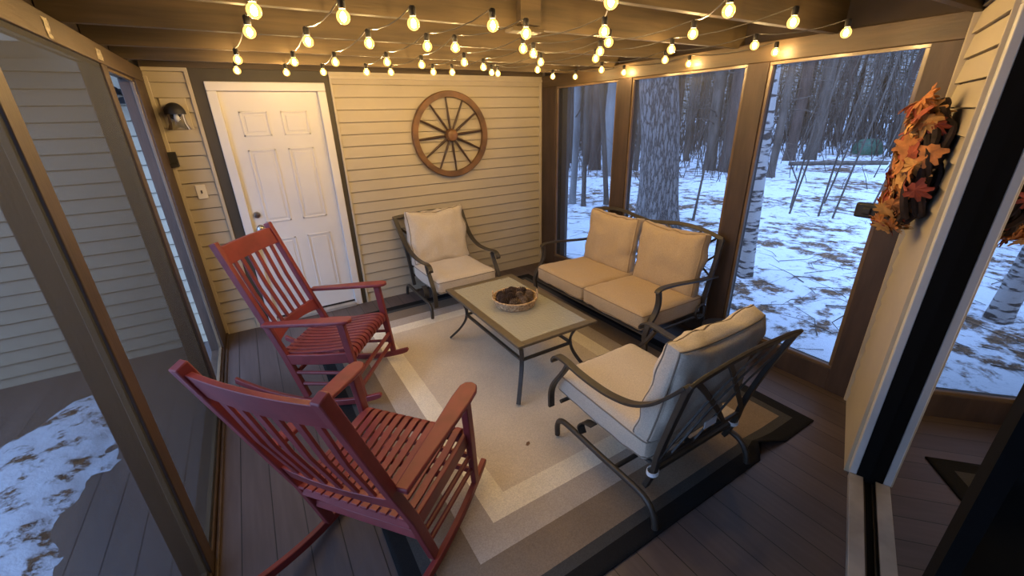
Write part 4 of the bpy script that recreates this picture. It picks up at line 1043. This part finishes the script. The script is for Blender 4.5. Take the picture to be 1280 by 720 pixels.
for k, (x, y, lx, ly, lab) in enumerate(((9.99,4.61,0.07,-0.02,'leftmost of the thin leaning saplings in the right window'), (10.2,4.13,0.10,-0.03,'thin sapling second from the left in the right window'), (10.2,3.86,0.085,-0.03,'tallest thin sapling in the middle of the right window'), (11.65,4.66,0.12,-0.05,'thin sapling behind the tallest one in the right window'), (10.6,4.9,0.05,0.0,'thin upright sapling near the birch in the right window'), (11.2,3.6,0.20,-0.06,'strongly leaning thin sapling toward the right of the right window'))):
    make_tree('sapling', lab, G(x,y), 5.0, 0.021, 0.009, M['bark'], 30+k, 9, lean=(lx*0.5, ly-0.06), bz=0.9, bl=1.0, bt=0.0065, cat='sapling', group='thin saplings in the snow', seg=7, rings=14, flare=0.1, sway=1.5)
# fallen log, green mound
lg = MB(); lg.tube(smooth_path([(17.2,8.35,-0.05),(17.8,7.6,-0.02),(18.3,6.9,0.0),(19.0,6.0,0.02)], 5), 0.075, 8, scales=None)
tag(lg.build('fallen_log', M['bark']), 'thin fallen log lying across the snow at the wood edge', 'log')
mb = MB(); mb.lathe([(1.0,-0.3)] + [(1.0*math.cos(q)**0.6, -0.1+1.15*math.sin(q)) for q in [PI/2*i/8 for i in range(8)]] + [(0.001,1.05)], seg=20)
o = mb.build('covered_mound', M['green_tarp'], loc=G(26.1,9.2)); o.scale = (0.85,0.62,0.68); tag(o, 'rounded dark green covered bin far off in the snow', 'bin')

# the wood behind: many trunks nothing tells apart
random.seed(8)
base = []
for k in range(6):
    t = make_tree('forest_tree', 'bare grey trunk among many in the wood beyond the snow', (0,0,-40), random.uniform(13,17), random.uniform(0.07,0.15), random.uniform(0.05,0.09), M['bark'] if k % 2 else M['bark_brown'], 50+k, 14, group='trees of the wood behind', seg=8, rings=12, bl=1.5, bz=1.0, bt=0.016)
    base.append(t)
kids = {t.name: [c for c in bpy.data.objects if c.parent == t] for t in base}
pos = []
keep = [(26.1,9.2),(20.5,10),(21.4,9.6),(15.2,7.9),(15.6,9.66),(12.15,13.35),(11.6,11.82)]
tries = 0
while len(pos) < 135 and tries < 20000:
    tries += 1
    az = math.radians(random.uniform(26, 93)); d = random.uniform(17, 46)
    x, y = d*math.sin(az), d*math.cos(az)
    if d < 27 and az > math.radians(58) and random.random() < 0.93: continue
    if d < 24 and random.random() < 0.5: continue
    if x < 4.5 or any((x-a)**2 + (y-b)**2 < 2.2 for a, b in pos+keep): continue
    if abs(math.atan2(x, y) - math.atan2(26.1, 9.2)) < 0.05 and d < 30: continue
    pos.append((x, y))
for i, (x, y) in enumerate(pos):
    t = base[i % 6]
    if i >= 6:
        src = t; t = src.copy(); COL.objects.link(t)
        for c in kids[src.name]:
            c2 = c.copy(); COL.objects.link(c2); c2.parent = t
    s_ = random.uniform(0.8, 1.35)
    t.location = G(x, y); t.rotation_euler = (random.uniform(-.04,.04), random.uniform(-.04,.04), random.uniform(0, 2*PI)); t.scale = (s_, s_, random.uniform(0.9,1.1))

# evergreens closing the wood at the back
def evergreen(seed):
    rnd = random.Random(seed); t = thing('evergreen_tree', 'dark evergreen tree closing the back of the wood', 'tree', (0,0,-40), 0, 'evergreens at the back of the wood')
    mb = MB(); mb.tube([(0,0,-0.2),(0,0,6),(0,0,13.5)], 0.16, 7, scales=[1,0.6,0.1]); mb.build('trunk', M['bark'], t)
    mb = MB()
    for k in range(150):
        z = 0.8 + 12.2*(k/150)**0.9; L_ = (2.3*(1-z/14.5) + 0.25)*rnd.uniform(0.7,1.15); a = k*2.39996 + rnd.uniform(-.3,.3)
        d = Vector((math.cos(a), math.sin(a), 0)); sd = Vector((-d.y, d.x, 0))
        for q in range(5):
            u = 0.2 + 0.2*q; c = Vector((0,0,z)) + d*L_*u + Vector((0,0,-0.22*L_*u*u)); w = 0.30*L_*(1.15-u)+0.05
            for sg in (-1, 1):
                tip = c + sd*sg*w + d*w*0.7 + Vector((0,0,-0.10*w - rnd.uniform(0,0.06)))
                mb.add([c - d*0.09, c + d*0.09, tip, c + Vector((0,0,0.03))], [(0,1,2),(0,2,3),(1,3,2),(0,3,1)])
    mb.build('needles', M['needles'], t, smooth=False); return t
M['needles'] = mat('dark_evergreen_needles', (0.030,0.040,0.028), 0.9, noise_s=3, noise_a=0.3)
ev = [evergreen(200+k) for k in range(3)]
evk = {t.name: [c for c in bpy.data.objects if c.parent == t] for t in ev}
random.seed(15)
for i in range(40):
    t = ev[i % 3]
    if i >= 3:
        src = t; t = src.copy(); COL.objects.link(t)
        for c in evk[src.name]:
            c2 = c.copy(); COL.objects.link(c2); c2.parent = t
    az = math.radians(28 + 66*(i+random.uniform(0.1,0.9))/40); d = random.uniform(37, 48)
    s_ = random.uniform(0.85, 1.25); t.location = G(d*math.sin(az), d*math.cos(az)); t.scale = (s_, s_, s_); t.rotation_euler = (0,0,random.uniform(0,6))
# brush: thin twigs of the undergrowth nobody could count
rnd = random.Random(77); mb = MB()
for k in range(3000):
    az = math.radians(rnd.uniform(24, 95)); d = rnd.choice((rnd.uniform(15, 26), rnd.uniform(26, 44), rnd.uniform(26,44)))
    if d < 24 and az > math.radians(60) and rnd.random() < 0.8: continue
    x, y = d*math.sin(az), d*math.cos(az); h = rnd.uniform(0.5, 3.2) if d < 26 else rnd.uniform(1.0, 8.5)
    p = Vector((x, y, gz(x, y))); dr = Vector((rnd.uniform(-.35,.35), rnd.uniform(-.35,.35), 1)).normalized(); pts = [p]
    for i in range(3):
        dr = (dr + Vector((rnd.uniform(-.25,.25), rnd.uniform(-.25,.25), 0))).normalized(); pts.append(pts[-1] + dr*h/3)
    mb.tube(pts, 0.010 + 0.0035*h, 3, scales=[1,0.8,0.55,0.2])
tag(mb.build('undergrowth', M['bark'], angle=180), 'tangle of thin bare undergrowth twigs filling the wood', 'brush', kind='stuff')
# sticks and leaf litter on the near snow
mb = MB()
for k in range(260):
    az = math.radians(rnd.uniform(36, 84)); d = rnd.uniform(4.5, 13); x, y = d*math.sin(az), d*math.cos(az)
    if x < 3.6: continue
    a = rnd.uniform(0, 2*PI); L_ = rnd.uniform(0.15, 0.9); z = gz(x, y) + 0.01
    mb.tube([(x, y, z), (x+L_*0.5*math.cos(a), y+L_*0.5*math.sin(a), z+rnd.uniform(0.0,0.06)), (x+L_*math.cos(a+0.3), y+L_*math.sin(a+0.3), z+rnd.uniform(0,0.10))], rnd.uniform(0.003,0.008), 4, scales=[1,0.7,0.3])
tag(mb.build('forest_sticks', M['bark']), 'loose sticks scattered over the snow outside the windows', 'sticks', kind='stuff')
